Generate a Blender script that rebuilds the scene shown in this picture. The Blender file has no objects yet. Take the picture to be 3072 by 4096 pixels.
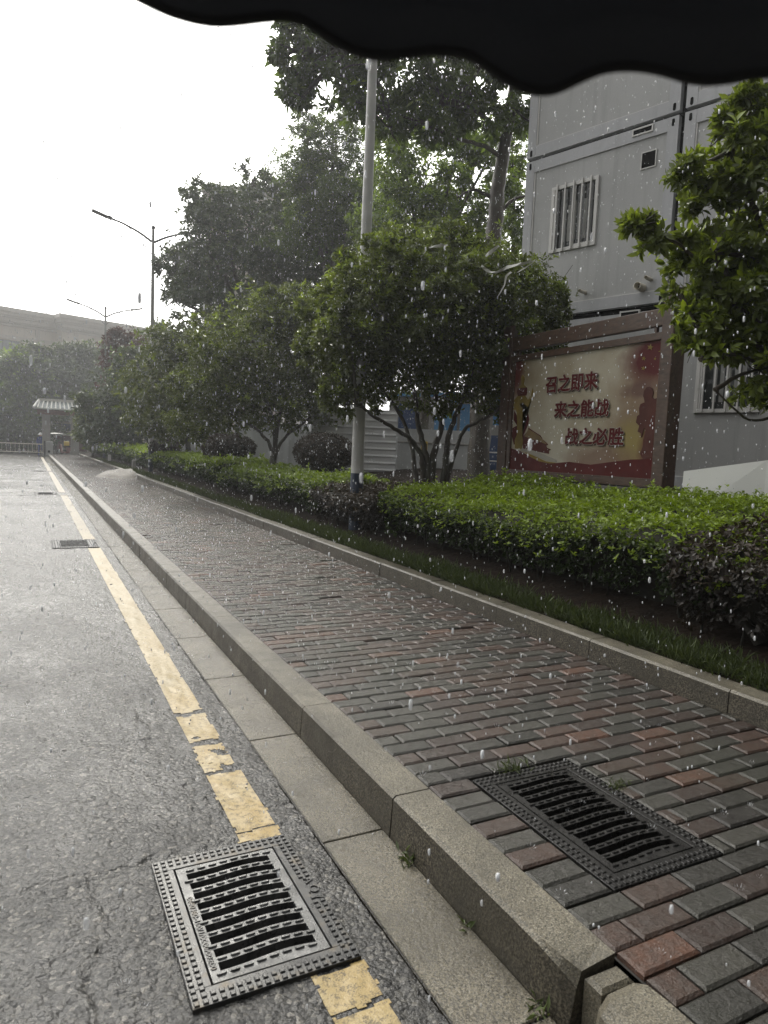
import bpy, math, random
import numpy as np
from mathutils import Vector, Matrix

# ------------------------------------------------------------------ camera, sky, sun, exposure
SC = bpy.context.scene
COL = SC.collection
PITCH, ROLL, YAW, FPX = math.radians(5.0424), math.radians(2.3758), math.radians(27.1685), 2774.32
CAM = np.array([0.0, 0.0, 1.52])
_cp, _sp = math.cos(PITCH), math.sin(PITCH)
CW = np.array([math.sin(YAW) * _cp, math.cos(YAW) * _cp, -_sp])
_r0 = np.array([math.cos(YAW), -math.sin(YAW), 0.0]); _u0 = np.cross(_r0, CW)
CR = math.cos(ROLL) * _r0 + math.sin(ROLL) * _u0
CU = -math.sin(ROLL) * _r0 + math.cos(ROLL) * _u0
cd = bpy.data.cameras.new('camera'); cam = bpy.data.objects.new('camera', cd); COL.objects.link(cam)
cam.matrix_world = Matrix(((CR[0], CU[0], -CW[0], CAM[0]), (CR[1], CU[1], -CW[1], CAM[1]), (CR[2], CU[2], -CW[2], CAM[2]), (0, 0, 0, 1)))
cd.sensor_fit = 'VERTICAL'; cd.sensor_height = 36.0; cd.lens = FPX / 4096 * 36.0
cd.clip_start = 0.02; cd.clip_end = 1000
cd.dof.use_dof = True; cd.dof.focus_distance = 8.0; cd.dof.aperture_fstop = 7.0
SC.camera = cam

SUN_AZ, SUN_EL = math.radians(3), math.radians(40)      # azimuth from +Y towards +X
SDIR = Vector((math.sin(SUN_AZ) * math.cos(SUN_EL), math.cos(SUN_AZ) * math.cos(SUN_EL), math.sin(SUN_EL)))
world = bpy.data.worlds.new("World"); SC.world = world; world.use_nodes = True
wt = world.node_tree; wt.nodes.clear()
def wn(t, **k):
    n = wt.nodes.new(t)
    for a, b in k.items(): setattr(n, a, b)
    return n
sky = wn('ShaderNodeTexSky', sky_type='NISHITA', sun_disc=False, sun_elevation=SUN_EL, sun_rotation=SUN_AZ, air_density=1.2, dust_density=6.0)
skm = wn('ShaderNodeVectorMath', operation='SCALE'); skm.inputs[3].default_value = 0.09
wt.links.new(sky.outputs[0], skm.inputs[0])
tcw = wn('ShaderNodeTexCoord'); dot = wn('ShaderNodeVectorMath', operation='DOT_PRODUCT'); dot.inputs[1].default_value = SDIR
wt.links.new(tcw.outputs['Generated'], dot.inputs[0])
mr = wn('ShaderNodeMapRange', interpolation_type='SMOOTHSTEP'); mr.inputs[1].default_value = -0.25; mr.inputs[2].default_value = 1.0; mr.inputs[3].default_value = 0.22; mr.inputs[4].default_value = 2.5
wt.links.new(dot.outputs['Value'], mr.inputs[0])
cloud = wn('ShaderNodeVectorMath', operation='SCALE'); cloud.inputs[0].default_value = (1.0, 0.992, 0.97)
pw0 = wn('ShaderNodeMath', operation='MAXIMUM'); pw0.inputs[1].default_value = 0.0; wt.links.new(dot.outputs['Value'], pw0.inputs[0])
pw1 = wn('ShaderNodeMath', operation='POWER'); pw1.inputs[1].default_value = 9.0; wt.links.new(pw0.outputs[0], pw1.inputs[0])
pw2 = wn('ShaderNodeMath', operation='MULTIPLY_ADD'); pw2.inputs[1].default_value = 3.8; wt.links.new(pw1.outputs[0], pw2.inputs[0]); wt.links.new(mr.outputs[0], pw2.inputs[2])
wt.links.new(pw2.outputs[0], cloud.inputs[3])
mixw = wn('ShaderNodeMix', data_type='RGBA'); mixw.inputs[0].default_value = 0.92      # cloud cover
wt.links.new(skm.outputs[0], mixw.inputs[6]); wt.links.new(cloud.outputs[0], mixw.inputs[7])
bg = wn('ShaderNodeBackground'); bg.inputs[1].default_value = 1.0
wo = wn('ShaderNodeOutputWorld')
wt.links.new(mixw.outputs[2], bg.inputs[0]); wt.links.new(bg.outputs[0], wo.inputs[0])
sl = bpy.data.lights.new('sun', 'SUN'); sl.energy = 2.0; sl.angle = math.radians(12); sl.color = (1, 0.95, 0.84)
so = bpy.data.objects.new('sun', sl); COL.objects.link(so); so.rotation_euler = SDIR.to_track_quat('Z', 'Y').to_euler()
SC.view_settings.view_transform = 'Standard'; SC.view_settings.look = 'None'; SC.view_settings.exposure = -0.12; SC.view_settings.gamma = 1.0
SC.cycles.max_bounces = 8; SC.cycles.transparent_max_bounces = 12; SC.cycles.volume_bounces = 0

rng = np.random.default_rng(7); random.seed(7)
def at(px, py, d):                      # photo point at camera depth d, metres
    return CAM + (CW + (px - 1536) / FPX * CR - (py - 2048) / FPX * CU) * d
def onx(px, py, x):
    v = CW + (px - 1536) / FPX * CR - (py - 2048) / FPX * CU
    return CAM + v * (x / v[0])

# ------------------------------------------------------------------ mesh helpers
class MB:
    def __init__(self): self.v = []; self.f = []; self.m = []; self.smooth = []
    def add(self, vs, fs, mat=0, smooth=False):
        o = len(self.v); self.v += [tuple(map(float, p)) for p in vs]
        for f in fs: self.f.append([i + o for i in f]); self.m.append(mat); self.smooth.append(smooth)
        return self
    def box(self, c, s, rot=None, mat=0):
        hx, hy, hz = s[0] / 2, s[1] / 2, s[2] / 2
        vs = [Vector((x, y, z)) for z in (-hz, hz) for y in (-hy, hy) for x in (-hx, hx)]
        if rot is not None: vs = [rot @ v for v in vs]
        vs = [v + Vector(c) for v in vs]
        return self.add(vs, [(0, 2, 3, 1), (4, 5, 7, 6), (0, 1, 5, 4), (2, 6, 7, 3), (0, 4, 6, 2), (1, 3, 7, 5)], mat)
    def bbox(self, a, b, mat=0):
        return self.box([(a[i] + b[i]) / 2 for i in range(3)], [abs(b[i] - a[i]) for i in range(3)], None, mat)
    def cbox(self, a, b, ch, mat=0, bottom=True):       # chamfered top
        x0, y0, z0 = a; x1, y1, z1 = b
        vs = [(x0, y0, z0), (x1, y0, z0), (x1, y1, z0), (x0, y1, z0), (x0, y0, z1 - ch), (x1, y0, z1 - ch), (x1, y1, z1 - ch), (x0, y1, z1 - ch),
              (x0 + ch, y0 + ch, z1), (x1 - ch, y0 + ch, z1), (x1 - ch, y1 - ch, z1), (x0 + ch, y1 - ch, z1)]
        fs = [(0, 1, 5, 4), (1, 2, 6, 5), (2, 3, 7, 6), (3, 0, 4, 7), (4, 5, 9, 8), (5, 6, 10, 9), (6, 7, 11, 10), (7, 4, 8, 11), (8, 9, 10, 11)]
        if bottom: fs.append((3, 2, 1, 0))
        return self.add(vs, fs, mat)
    def tube(self, pts, rad, n=8, mat=0, cap=True):
        pts = [Vector(p) for p in pts]
        if not hasattr(rad, '__len__'): rad = [rad] * len(pts)
        vs = []; up = Vector((0.12, 0.31, 0.94))
        for i, p in enumerate(pts):
            t = (pts[min(i + 1, len(pts) - 1)] - pts[max(i - 1, 0)]).normalized()
            a = t.cross(up)
            if a.length < 0.05: a = t.cross(Vector((1, 0, 0)))
            a.normalize(); b = t.cross(a)
            for k in range(n):
                th = 2 * math.pi * k / n
                vs.append(p + (a * math.cos(th) + b * math.sin(th)) * rad[i])
        fs = []
        for i in range(len(pts) - 1):
            for k in range(n):
                fs.append((i * n + k, i * n + (k + 1) % n, (i + 1) * n + (k + 1) % n, (i + 1) * n + k))
        self.add(vs, fs, mat, True)
        if cap: self.add(vs[:n], [tuple(range(n))], mat); self.add(vs[-n:], [tuple(range(n))], mat)
        return self
    def prism(self, poly, f0, f1, mat=0):               # poly list of 2D; f0/f1 map 2D -> 3D of the two sides
        n = len(poly); vs = [f0(*p) for p in poly] + [f1(*p) for p in poly]
        fs = [tuple(range(n)), tuple(range(2 * n - 1, n - 1, -1))] + [(i, i + n, (i + 1) % n + n, (i + 1) % n) for i in range(n)]
        return self.add(vs, fs, mat)
    def grid(self, P, mat=0, smooth=True):              # P[i][j]
        a, b = len(P), len(P[0])
        return self.add([p for row in P for p in row], [(i * b + j, i * b + j + 1, (i + 1) * b + j + 1, (i + 1) * b + j) for i in range(a - 1) for j in range(b - 1)], mat, smooth)
    def ball(self, c, r, n=8, mat=0):
        if not hasattr(r, '__len__'): r = (r, r, r)
        P = [[(c[0] + r[0] * math.sin(math.pi * i / n) * math.cos(2 * math.pi * j / (2 * n)), c[1] + r[1] * math.sin(math.pi * i / n) * math.sin(2 * math.pi * j / (2 * n)), c[2] + r[2] * math.cos(math.pi * i / n)) for j in range(2 * n + 1)] for i in range(n + 1)]
        return self.grid(P, mat)
    def build(self, name, mats, parent=None, **props):
        off = np.zeros(3); p = parent
        while p is not None: off += np.array(p.location); p = p.parent
        me = bpy.data.meshes.new(name)
        me.from_pydata([tuple(np.array(v) - off) for v in self.v], [], self.f)
        for m in (mats if isinstance(mats, (list, tuple)) else [mats]): me.materials.append(m)
        me.polygons.foreach_set('material_index', self.m); me.polygons.foreach_set('use_smooth', self.smooth)
        me.update()
        o = bpy.data.objects.new(name, me); COL.objects.link(o)
        if parent is not None: o.parent = parent
        for k, v in props.items(): o[k] = v
        return o
def tag(o, label=None, cat=None, group=None, kind=None):
    if label: o['label'] = label
    if cat: o['category'] = cat
    if group: o['group'] = group
    if kind: o['kind'] = kind
    return o
def thing(name, label, cat, loc=(0, 0, 0), group=None):
    o = bpy.data.objects.new(name, None); COL.objects.link(o); o.location = tuple(map(float, loc)); o.empty_display_size = 0.1
    return tag(o, label, cat, group)
def kids(o): return [c for c in SC.objects if c.parent == o]
def copy_tree(o, parent=None):
    c = o.copy(); COL.objects.link(c)
    if parent is not None: c.parent = parent
    for ch in kids(o): copy_tree(ch, c)
    return c
def bev(o, w=0.004, seg=2):
    m = o.modifiers.new('bevel', 'BEVEL'); m.width = w; m.segments = seg; m.limit_method = 'ANGLE'; return o

# ------------------------------------------------------------------ materials
class NT:
    def __init__(self, name):
        self.mat = bpy.data.materials.new(name); self.mat.use_nodes = True
        self.t = self.mat.node_tree; self.b = self.t.nodes['Principled BSDF']; self.out = self.t.nodes['Material Output']
    def n(self, ty, **k):
        n = self.t.nodes.new(ty)
        for a, b in k.items(): setattr(n, a, b)
        return n
    def l(self, a, b): self.t.links.new(a, b)
    def pos(self): 
        g = self.n('ShaderNodeNewGeometry'); return g.outputs['Position']
    def noise(self, scale, detail=3, vec=None, rough=0.55, stretch=None):
        n = self.n('ShaderNodeTexNoise'); n.inputs['Scale'].default_value = scale; n.inputs['Detail'].default_value = detail; n.inputs['Roughness'].default_value = rough
        v = vec if vec is not None else self.pos()
        if stretch:
            m = self.n('ShaderNodeMapping'); m.inputs['Scale'].default_value = stretch; self.l(v, m.inputs[0]); v = m.outputs[0]
        self.l(v, n.inputs['Vector']); return n.outputs[0]
    def ramp(self, fac, stops, const=False):
        r = self.n('ShaderNodeValToRGB'); e = r.color_ramp.elements
        while len(e) < len(stops): e.new(0.5)
        if const: r.color_ramp.interpolation = 'CONSTANT'
        for i, (p, c) in enumerate(stops):
            e[i].position = p; e[i].color = (*c, 1) if len(c) == 3 else c
        self.l(fac, r.inputs[0]); return r.outputs[0]
    def mix(self, fac, a, b, blend='MIX'):
        m = self.n('ShaderNodeMix', data_type='RGBA', blend_type=blend)
        for s, v in ((0, fac), (6, a), (7, b)):
            if isinstance(v, (int, float)): m.inputs[s].default_value = v
            elif isinstance(v, tuple): m.inputs[s].default_value = (*v, 1)
            else: self.l(v, m.inputs[s])
        return m.outputs[2]
    def math(self, op, a, b=0.0):
        m = self.n('ShaderNodeMath', operation=op)
        for s, v in ((0, a), (1, b)):
            if isinstance(v, (int, float)): m.inputs[s].default_value = v
            else: self.l(v, m.inputs[s])
        return m.outputs[0]
    def maprange(self, v, a, b, c, d):
        m = self.n('ShaderNodeMapRange'); self.l(v, m.inputs[0])
        for i, x in enumerate((a, b, c, d)): m.inputs[i + 1].default_value = x
        return m.outputs[0]
    def bump(self, h, dist, strength=1.0, normal=None):
        b = self.n('ShaderNodeBump'); b.inputs['Strength'].default_value = strength; b.inputs['Distance'].default_value = dist
        self.l(h, b.inputs['Height'])
        if normal is not None: self.l(normal, b.inputs['Normal'])
        return b.outputs[0]
    def set(self, **k):
        for a, v in k.items():
            s = self.b.inputs[a.replace('_', ' ')]
            if isinstance(v, (int, float)): s.default_value = v
            elif isinstance(v, tuple): s.default_value = (*v, 1) if len(v) == 3 else v
            else: self.l(v, s)
        return self.mat
GREY3 = lambda a: (a, a, a)
def plain(name, col, rough=0.5, var=0.15, scale=6.0, metal=0.0, bump=0.0, bscale=60.0):
    t = NT(name); n = t.noise(scale, 4)
    c = t.ramp(n, [(0.3, tuple(x * (1 - var) for x in col)), (0.7, tuple(min(1, x * (1 + var)) for x in col))])
    k = dict(Base_Color=c, Roughness=t.maprange(t.noise(scale * 2.3, 3), 0.3, 0.7, max(0.03, rough - 0.1), min(1, rough + 0.1)), Metallic=metal)
    if bump: k['Normal'] = t.bump(t.noise(bscale, 4), bump)
    return t.set(**k)

def m_asphalt():
    t = NT('wet_asphalt')
    v = t.n('ShaderNodeTexVoronoi', feature='F1'); v.inputs['Scale'].default_value = 72; t.l(t.pos(), v.inputs['Vector'])
    fine = t.noise(150, 4); big = t.noise(0.9, 4); mid = t.noise(5, 4)
    sc = t.n('ShaderNodeSeparateColor'); t.l(v.outputs['Color'], sc.inputs[0])
    col = t.ramp(sc.outputs[0], [(0.0, GREY3(0.018)), (0.45, (0.034, 0.033, 0.031)), (0.75, (0.055, 0.053, 0.048)), (0.93, (0.11, 0.105, 0.093)), (1.0, (0.22, 0.205, 0.18))])
    col = t.mix(t.ramp(fine, [(0.4, GREY3(0.55)), (0.6, GREY3(0))]), col, (0.018, 0.018, 0.018))
    col = t.mix(t.ramp(mid, [(0.42, GREY3(0)), (0.7, GREY3(0.45))]), col, (0.03, 0.029, 0.027))
    wet = t.ramp(t.mix(0.35, big, mid), [(0.36, GREY3(0)), (0.62, GREY3(1))])
    rough = t.maprange(wet, 0, 1, 0.3, 0.14)
    h = t.math('ADD', t.math('MULTIPLY', t.math('SUBTRACT', 1.0, v.outputs['Distance']), 0.75), t.math('MULTIPLY', fine, 0.8))
    bn = t.n('ShaderNodeBump'); bn.inputs['Distance'].default_value = 0.006; t.l(h, bn.inputs['Height'])
    t.l(t.maprange(wet, 0, 1, 1.0, 0.6), bn.inputs['Strength'])
    bn2 = t.bump(t.noise(18, 4, rough=0.65), 0.012, 0.5, bn.outputs[0])
    return t.set(Base_Color=col, Roughness=rough, Normal=bn2, IOR=1.42, Specular_IOR_Level=0.5)
def m_granite(name, tint, rough, dark=0.0):
    t = NT(name)
    sp = t.noise(210, 2, rough=0.8); sp2 = t.noise(120, 2); big = t.noise(2.6, 5); med = t.noise(9, 5)
    c = t.ramp(sp, [(0.36, tuple(x * 0.15 for x in tint)), (0.46, tuple(x * 0.65 for x in tint)), (0.54, tuple(x * 1.1 for x in tint)), (0.64, tuple(min(1, x * 2.6) for x in tint))])
    c = t.mix(t.ramp(sp2, [(0.48, GREY3(0)), (0.6, GREY3(0.6))]), c, (0.2, 0.175, 0.125))
    c = t.mix(t.ramp(big, [(0.42, GREY3(0)), (0.66, GREY3(0.7))]), c, (0.055, 0.049, 0.036))
    c = t.mix(t.ramp(med, [(0.5, GREY3(0)), (0.8, GREY3(0.5))]), c, (0.05, 0.046, 0.038))
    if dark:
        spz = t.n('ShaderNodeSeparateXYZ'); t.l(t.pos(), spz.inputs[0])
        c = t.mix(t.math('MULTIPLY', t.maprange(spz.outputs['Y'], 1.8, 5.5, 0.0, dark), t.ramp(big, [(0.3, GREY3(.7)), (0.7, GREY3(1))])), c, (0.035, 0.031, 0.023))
    b = t.bump(t.noise(95, 4, rough=0.7), 0.005, 0.8); b = t.bump(t.noise(30, 3), 0.005, 0.5, b)
    return t.set(Base_Color=c, Roughness=t.maprange(med, 0.3, 0.7, rough - 0.08, rough + 0.12), Normal=b, IOR=1.4)
def m_paver():
    t = NT('wet_brick_paver'); g = t.n('ShaderNodeNewGeometry'); r = g.outputs['Random Per Island']
    c = t.ramp(r, [(0.0, (0.034, 0.033, 0.027)), (0.2, (0.046, 0.044, 0.036)), (0.36, (0.025, 0.024, 0.02)), (0.46, (0.051, 0.032, 0.024)), (0.64, (0.06, 0.035, 0.026)), (0.8, (0.038, 0.025, 0.02)), (0.94, (0.1, 0.05, 0.033)), (0.985, (0.016, 0.014, 0.012))], True)
    n = t.noise(26, 5); c = t.mix(t.ramp(n, [(0.35, GREY3(0)), (0.7, GREY3(0.5))]), c, (0.045, 0.042, 0.038))
    c = t.mix(0.4, c, t.noise(130, 4, rough=0.75), 'OVERLAY')
    big = t.noise(0.8, 3)
    c = t.mix(t.ramp(big, [(0.5, GREY3(0)), (0.75, GREY3(0.4))]), c, (0.05, 0.055, 0.038))
    rg = t.math('ADD', t.maprange(r, 0, 1, 0.08, 0.15), t.maprange(n, 0.3, 0.7, 0.0, 0.14))
    b = t.bump(t.noise(150, 4, rough=0.7), 0.0042, 0.85); b = t.bump(t.noise(34, 4, rough=0.7), 0.0115, 0.7, b)
    return t.set(Base_Color=c, Roughness=rg, Normal=b, IOR=1.42, Specular_IOR_Level=0.5)
def m_leaf(name, dark, light, new, rough=0.38, trans=0.3):
    t = NT(name); a = t.n('ShaderNodeAttribute', attribute_name='rnd'); nw = t.n('ShaderNodeAttribute', attribute_name='young')
    c = t.ramp(a.outputs['Fac'], [(0.0, dark), (0.75, light), (1.0, tuple(x * 1.25 for x in light))])
    c = t.mix(nw.outputs['Fac'], c, new)
    t.set(Base_Color=c, Roughness=t.maprange(a.outputs['Fac'], 0, 1, rough - 0.1, rough + 0.12))
    tr = t.n('ShaderNodeBsdfTranslucent'); t.l(t.mix(1.0, c, (1.0, 1.0, 0.45), 'MULTIPLY'), tr.inputs[0])
    mx = t.n('ShaderNodeMixShader'); mx.inputs[0].default_value = trans
    t.l(t.b.outputs[0], mx.inputs[1]); t.l(tr.outputs[0], mx.inputs[2]); t.l(mx.outputs[0], t.out.inputs[0])
    return t.mat
def m_bark(name, c0, c1):
    t = NT(name); n = t.noise(14, 5, stretch=(1, 1, 0.25)); n2 = t.noise(3, 3)
    c = t.mix(t.ramp(n2, [(0.45, GREY3(0)), (0.65, GREY3(0.6))]), t.ramp(n, [(0.3, c0), (0.7, c1)]), (0.075, 0.08, 0.055))
    return t.set(Base_Color=c, Roughness=0.55, Normal=t.bump(n, 0.02, 0.8))
def m_paint():
    t = NT('worn_yellow_paint'); n = t.noise(45, 4); n2 = t.noise(3.2, 4); sp = t.noise(210, 3)
    c = t.ramp(n2, [(0.3, (0.32, 0.215, 0.06)), (0.6, (0.35, 0.27, 0.13)), (0.8, (0.27, 0.22, 0.14))])
    c = t.mix(t.ramp(t.mix(0.5, n, sp), [(0.5, GREY3(0)), (0.6, GREY3(0.8))]), c, (0.08, 0.066, 0.045))
    spz = t.n('ShaderNodeSeparateXYZ'); t.l(t.pos(), spz.inputs[0])
    c = t.mix(t.maprange(spz.outputs['Y'], 2.5, 6.5, 0.0, 0.6), c, (0.33, 0.28, 0.185))        # paler farther along: wet sky sheen put into the colour
    c = t.mix(t.math('MULTIPLY', t.maprange(spz.outputs['Y'], 10.0, 13.0, 0.0, 0.6), t.ramp(t.noise(2.5, 4), [(0.3, GREY3(.6)), (0.6, GREY3(1))])), c, (0.07, 0.06, 0.045))   # worn through by tyres
    b = t.bump(t.noise(150, 4), 0.0025, 0.8)
    return t.set(Base_Color=c, Roughness=t.maprange(n, 0.3, 0.7, 0.3, 0.55), Normal=b, Specular_IOR_Level=0.35)
def m_iron():
    t = NT('wet_cast_iron'); n = t.noise(18, 5)
    c = t.ramp(n, [(0.3, GREY3(0.03)), (0.55, (0.055, 0.055, 0.055)), (0.75, (0.1, 0.085, 0.065))])
    return t.set(Base_Color=c, Roughness=t.maprange(n, 0.3, 0.7, 0.2, 0.45), Metallic=0.55, Normal=t.bump(t.noise(240, 3), 0.0012, 0.7))
def m_wall(name, col, streak=0.25):
    t = NT(name); n = t.noise(1.1, 4); s = t.noise(5, 4, stretch=(1.6, 1.6, 0.12)); f = t.noise(45, 3)
    c = t.mix(t.ramp(n, [(0.4, GREY3(0)), (0.7, GREY3(0.3))]), col, tuple(x * 0.82 for x in col))
    c = t.mix(t.ramp(s, [(0.5, GREY3(0)), (0.75, GREY3(streak))]), c, tuple(x * 0.55 for x in col))
    c = t.mix(0.08, c, f, 'OVERLAY')
    return t.set(Base_Color=c, Roughness=t.maprange(n, 0.3, 0.7, 0.42, 0.6), Normal=t.bump(n, 0.01, 0.2))
def m_glass(name):
    t = NT(name); n = t.noise(1.4, 3, stretch=(1, 1, 0.3))
    return t.set(Base_Color=t.ramp(n, [(0.35, GREY3(0.012)), (0.7, (0.05, 0.055, 0.055))]), Roughness=0.06, Normal=t.bump(t.noise(2.5, 2), 0.01, 0.3))
M = {}
M['asphalt'] = m_asphalt()
M['gutter'] = m_granite('wet_gutter_granite', (0.095, 0.086, 0.066), 0.18)
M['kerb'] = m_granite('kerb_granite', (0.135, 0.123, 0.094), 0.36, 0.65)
M['kerbface'] = m_granite('shaded_grimy_kerb_face', (0.045, 0.039, 0.029), 0.45)  # front faces: grime, and shade put into the darker colour
M['paver'] = m_paver()
M['bed'] = plain('dark_joint_sand', (0.018, 0.016, 0.013), 0.6, 0.4, 20)
M['soil'] = plain('wet_brown_soil', (0.02, 0.014, 0.01), 0.9, 0.4, 7, bump=0.02, bscale=25); M['soil'].node_tree.nodes['Principled BSDF'].inputs['Specular IOR Level'].default_value = 0.12
M['grass'] = m_leaf('grass_blade', (0.026, 0.04, 0.014), (0.05, 0.07, 0.022), (0.1, 0.13, 0.04), 0.55, 0.25)
M['osm'] = m_leaf('osmanthus_leaf', (0.045, 0.066, 0.02), (0.135, 0.165, 0.05), (0.32, 0.42, 0.06), 0.29, 0.45)
M['near'] = m_leaf('backlit_osmanthus_leaf', (0.06, 0.085, 0.02), (0.17, 0.215, 0.05), (0.34, 0.44, 0.05), 0.3, 0.5)  # lighter copy of the osmanthus leaf, backlight put into the colour
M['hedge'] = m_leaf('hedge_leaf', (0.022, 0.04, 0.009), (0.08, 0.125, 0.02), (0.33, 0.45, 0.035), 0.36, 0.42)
M['red'] = m_leaf('purple_shrub_leaf', (0.018, 0.014, 0.01), (0.042, 0.03, 0.021), (0.07, 0.05, 0.03), 0.55, 0.2)
M['big'] = m_leaf('broad_leaf', (0.045, 0.075, 0.025), (0.125, 0.18, 0.05), (0.32, 0.45, 0.07), 0.34, 0.5)
M['bright'] = m_leaf('backlit_broad_leaf', (0.065, 0.1, 0.03), (0.17, 0.24, 0.06), (0.36, 0.5, 0.08), 0.34, 0.55)  # lighter copy of the broad leaf, sun from behind put into the colour
M['dark'] = m_leaf('dense_dark_leaf', (0.035, 0.055, 0.032), (0.1, 0.13, 0.065), (0.17, 0.24, 0.06), 0.42, 0.26)
M['maroon'] = m_leaf('reddish_leaf', (0.06, 0.03, 0.028), (0.11, 0.05, 0.04), (0.16, 0.07, 0.05), 0.42, 0.26)
M['bark'] = m_bark('dark_bark', (0.028, 0.022, 0.017), (0.075, 0.06, 0.045))
M['bark2'] = m_bark('grey_brown_bark', (0.045, 0.035, 0.026), (0.11, 0.09, 0.07))
M['core'] = plain('twig_mass', (0.016, 0.014, 0.009), 0.9, 0.4, 12)
M['pole'] = plain('pale_grey_pole', (0.42, 0.42, 0.4), 0.4, 0.12, 3)
M['navy'] = plain('navy_band', (0.018, 0.03, 0.055), 0.4, 0.25, 6)
M['lampdark'] = plain('lamp_grey_paint', (0.05, 0.053, 0.053), 0.4, 0.15, 5)
M['iron'] = m_iron()
M['wetiron'] = plain('worn_wet_iron', (0.085, 0.086, 0.086), 0.3, 0.45, 14, 0.5, 0.0015, 200)
M['blackiron'] = plain('black_cast_iron', (0.022, 0.021, 0.02), 0.3, 0.4, 14, 0.3, 0.0015, 200)
M['pit'] = plain('drain_pit', (0.004, 0.004, 0.004), 0.9, 0.1)
M['paint'] = m_paint()
M['wood'] = None
t = NT('dark_stained_wood'); _n = t.noise(9, 6, stretch=(3, 1, 3)); _s = t.noise(4, 4, stretch=(4, 4, 0.2))
_c = t.mix(t.ramp(_s, [(0.45, GREY3(0)), (0.7, GREY3(0.7))]), t.ramp(_n, [(0.3, (0.038, 0.022, 0.013)), (0.7, (0.088, 0.053, 0.033))]), (0.07, 0.03, 0.017))
M['wood'] = t.set(Base_Color=_c, Roughness=0.45, Normal=t.bump(_n, 0.004, 0.5))
M['panel'] = m_wall('pale_grey_panel', (0.4, 0.402, 0.398), 0.4)
M['steel'] = m_wall('grey_steel_frame', (0.43, 0.435, 0.45), 0.35)
M['white'] = plain('white_frame', (0.6, 0.59, 0.57), 0.35, 0.06, 4)
M['board'] = plain('white_board', (0.8, 0.8, 0.78), 0.45, 0.04, 2)
M['glass'] = m_glass('dark_window_glass')
M['black'] = plain('black_gap', (0.006, 0.006, 0.006), 0.8, 0.2); M['black'].node_tree.nodes['Principled BSDF'].inputs['Specular IOR Level'].default_value = 0.1
M['pvc'] = plain('cream_pipe', (0.55, 0.51, 0.42), 0.35, 0.08, 8)
M['curtain'] = plain('grey_curtain', (0.26, 0.26, 0.25), 0.8, 0.2, 3)
M['fabric'] = plain('black_canopy_fabric', (0.012, 0.012, 0.013), 0.85, 0.2, 30, bump=0.0008, bscale=700)
_t = NT('thin_canopy_fabric'); _w = _t.noise(900, 2)
_t.set(Base_Color=_t.ramp(_w, [(0.35, GREY3(0.008)), (0.7, GREY3(0.02))]), Roughness=0.8, Normal=_t.bump(_w, 0.0006)); _tr = _t.n('ShaderNodeBsdfTranslucent'); _tr.inputs[0].default_value = (0.05, 0.053, 0.06, 1)
_ad = _t.n('ShaderNodeAddShader'); _t.l(_t.b.outputs[0], _ad.inputs[0]); _t.l(_tr.outputs[0], _ad.inputs[1]); _t.l(_ad.outputs[0], _t.out.inputs[0]); M['fabric'] = _t.mat
M['beige'] = m_wall('beige_stone', (0.5, 0.465, 0.415), 0.25)
M['beige2'] = m_wall('beige_rendered_wall', (0.56, 0.51, 0.44), 0.2)
M['farglass'] = plain('far_window_glass', (0.2, 0.22, 0.24), 0.15, 0.2, 0.6)
M['sheet'] = m_wall('white_sheet_metal', (0.62, 0.62, 0.62), 0.25)
M['hoard'] = m_wall('grey_hoarding', (0.42, 0.43, 0.43), 0.35)
M['blue'] = m_wall('blue_sheet', (0.1, 0.27, 0.5), 0.3)
M['dblue'] = m_wall('navy_sheet', (0.03, 0.06, 0.15), 0.3)
M['yellow'] = plain('yellow_plastic', (0.6, 0.42, 0.03), 0.4, 0.08)
M['tile'] = plain('grey_green_roof_tile', (0.16, 0.19, 0.18), 0.45, 0.3, 9)
M['tileridge'] = plain('pale_ridge_tile', (0.52, 0.52, 0.48), 0.4, 0.12, 9)
M['rust'] = plain('red_brown_timber', (0.16, 0.06, 0.04), 0.5, 0.25, 9)
M['conc'] = m_wall('weathered_concrete', (0.3, 0.29, 0.27), 0.35)
M['sand'] = plain('wet_sand', (0.085, 0.072, 0.055), 0.6, 0.3, 12, bump=0.02, bscale=40)
M['tape'] = plain('white_plastic_tape', (0.55, 0.55, 0.5), 0.3, 0.1, 9)
M['red_p'] = plain('red_paint', (0.14, 0.025, 0.02), 0.35, 0.15)
M['cloth'] = plain('blue_cloth', (0.03, 0.055, 0.2), 0.7, 0.2, 9)
M['skin'] = plain('skin', (0.45, 0.27, 0.19), 0.5, 0.08)
M['maroonwall'] = m_wall('maroon_shutter', (0.13, 0.05, 0.045), 0.3)

# ------------------------------------------------------------------ setting
def gz(x, y):
    if x < 3.56: return 0.29
    if x < 4.05: return 0.295
    if x < 7.5: return 0.295 + (x - 4.05) / 3.45 * 0.6
    return min(1.1, 0.895 + (x - 7.5) * 0.1)
def sheet(name, xs, ys, z, mat, holes=(), kind='structure'):
    b = MB()
    xs = sorted(set(xs) | {h[0] for h in holes} | {h[2] for h in holes}); ys = sorted(set(ys) | {h[1] for h in holes} | {h[3] for h in holes})
    for i in range(len(xs) - 1):
        for j in range(len(ys) - 1):
            cx, cy = (xs[i] + xs[i + 1]) / 2, (ys[j] + ys[j + 1]) / 2
            if any(h[0] < cx < h[2] and h[1] < cy < h[3] for h in holes): continue
            b.add([(xs[i], ys[j], z), (xs[i + 1], ys[j], z), (xs[i + 1], ys[j + 1], z), (xs[i], ys[j + 1], z)], [(0, 1, 2, 3)])
    return tag(b.build(name, mat), kind=kind)
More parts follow.
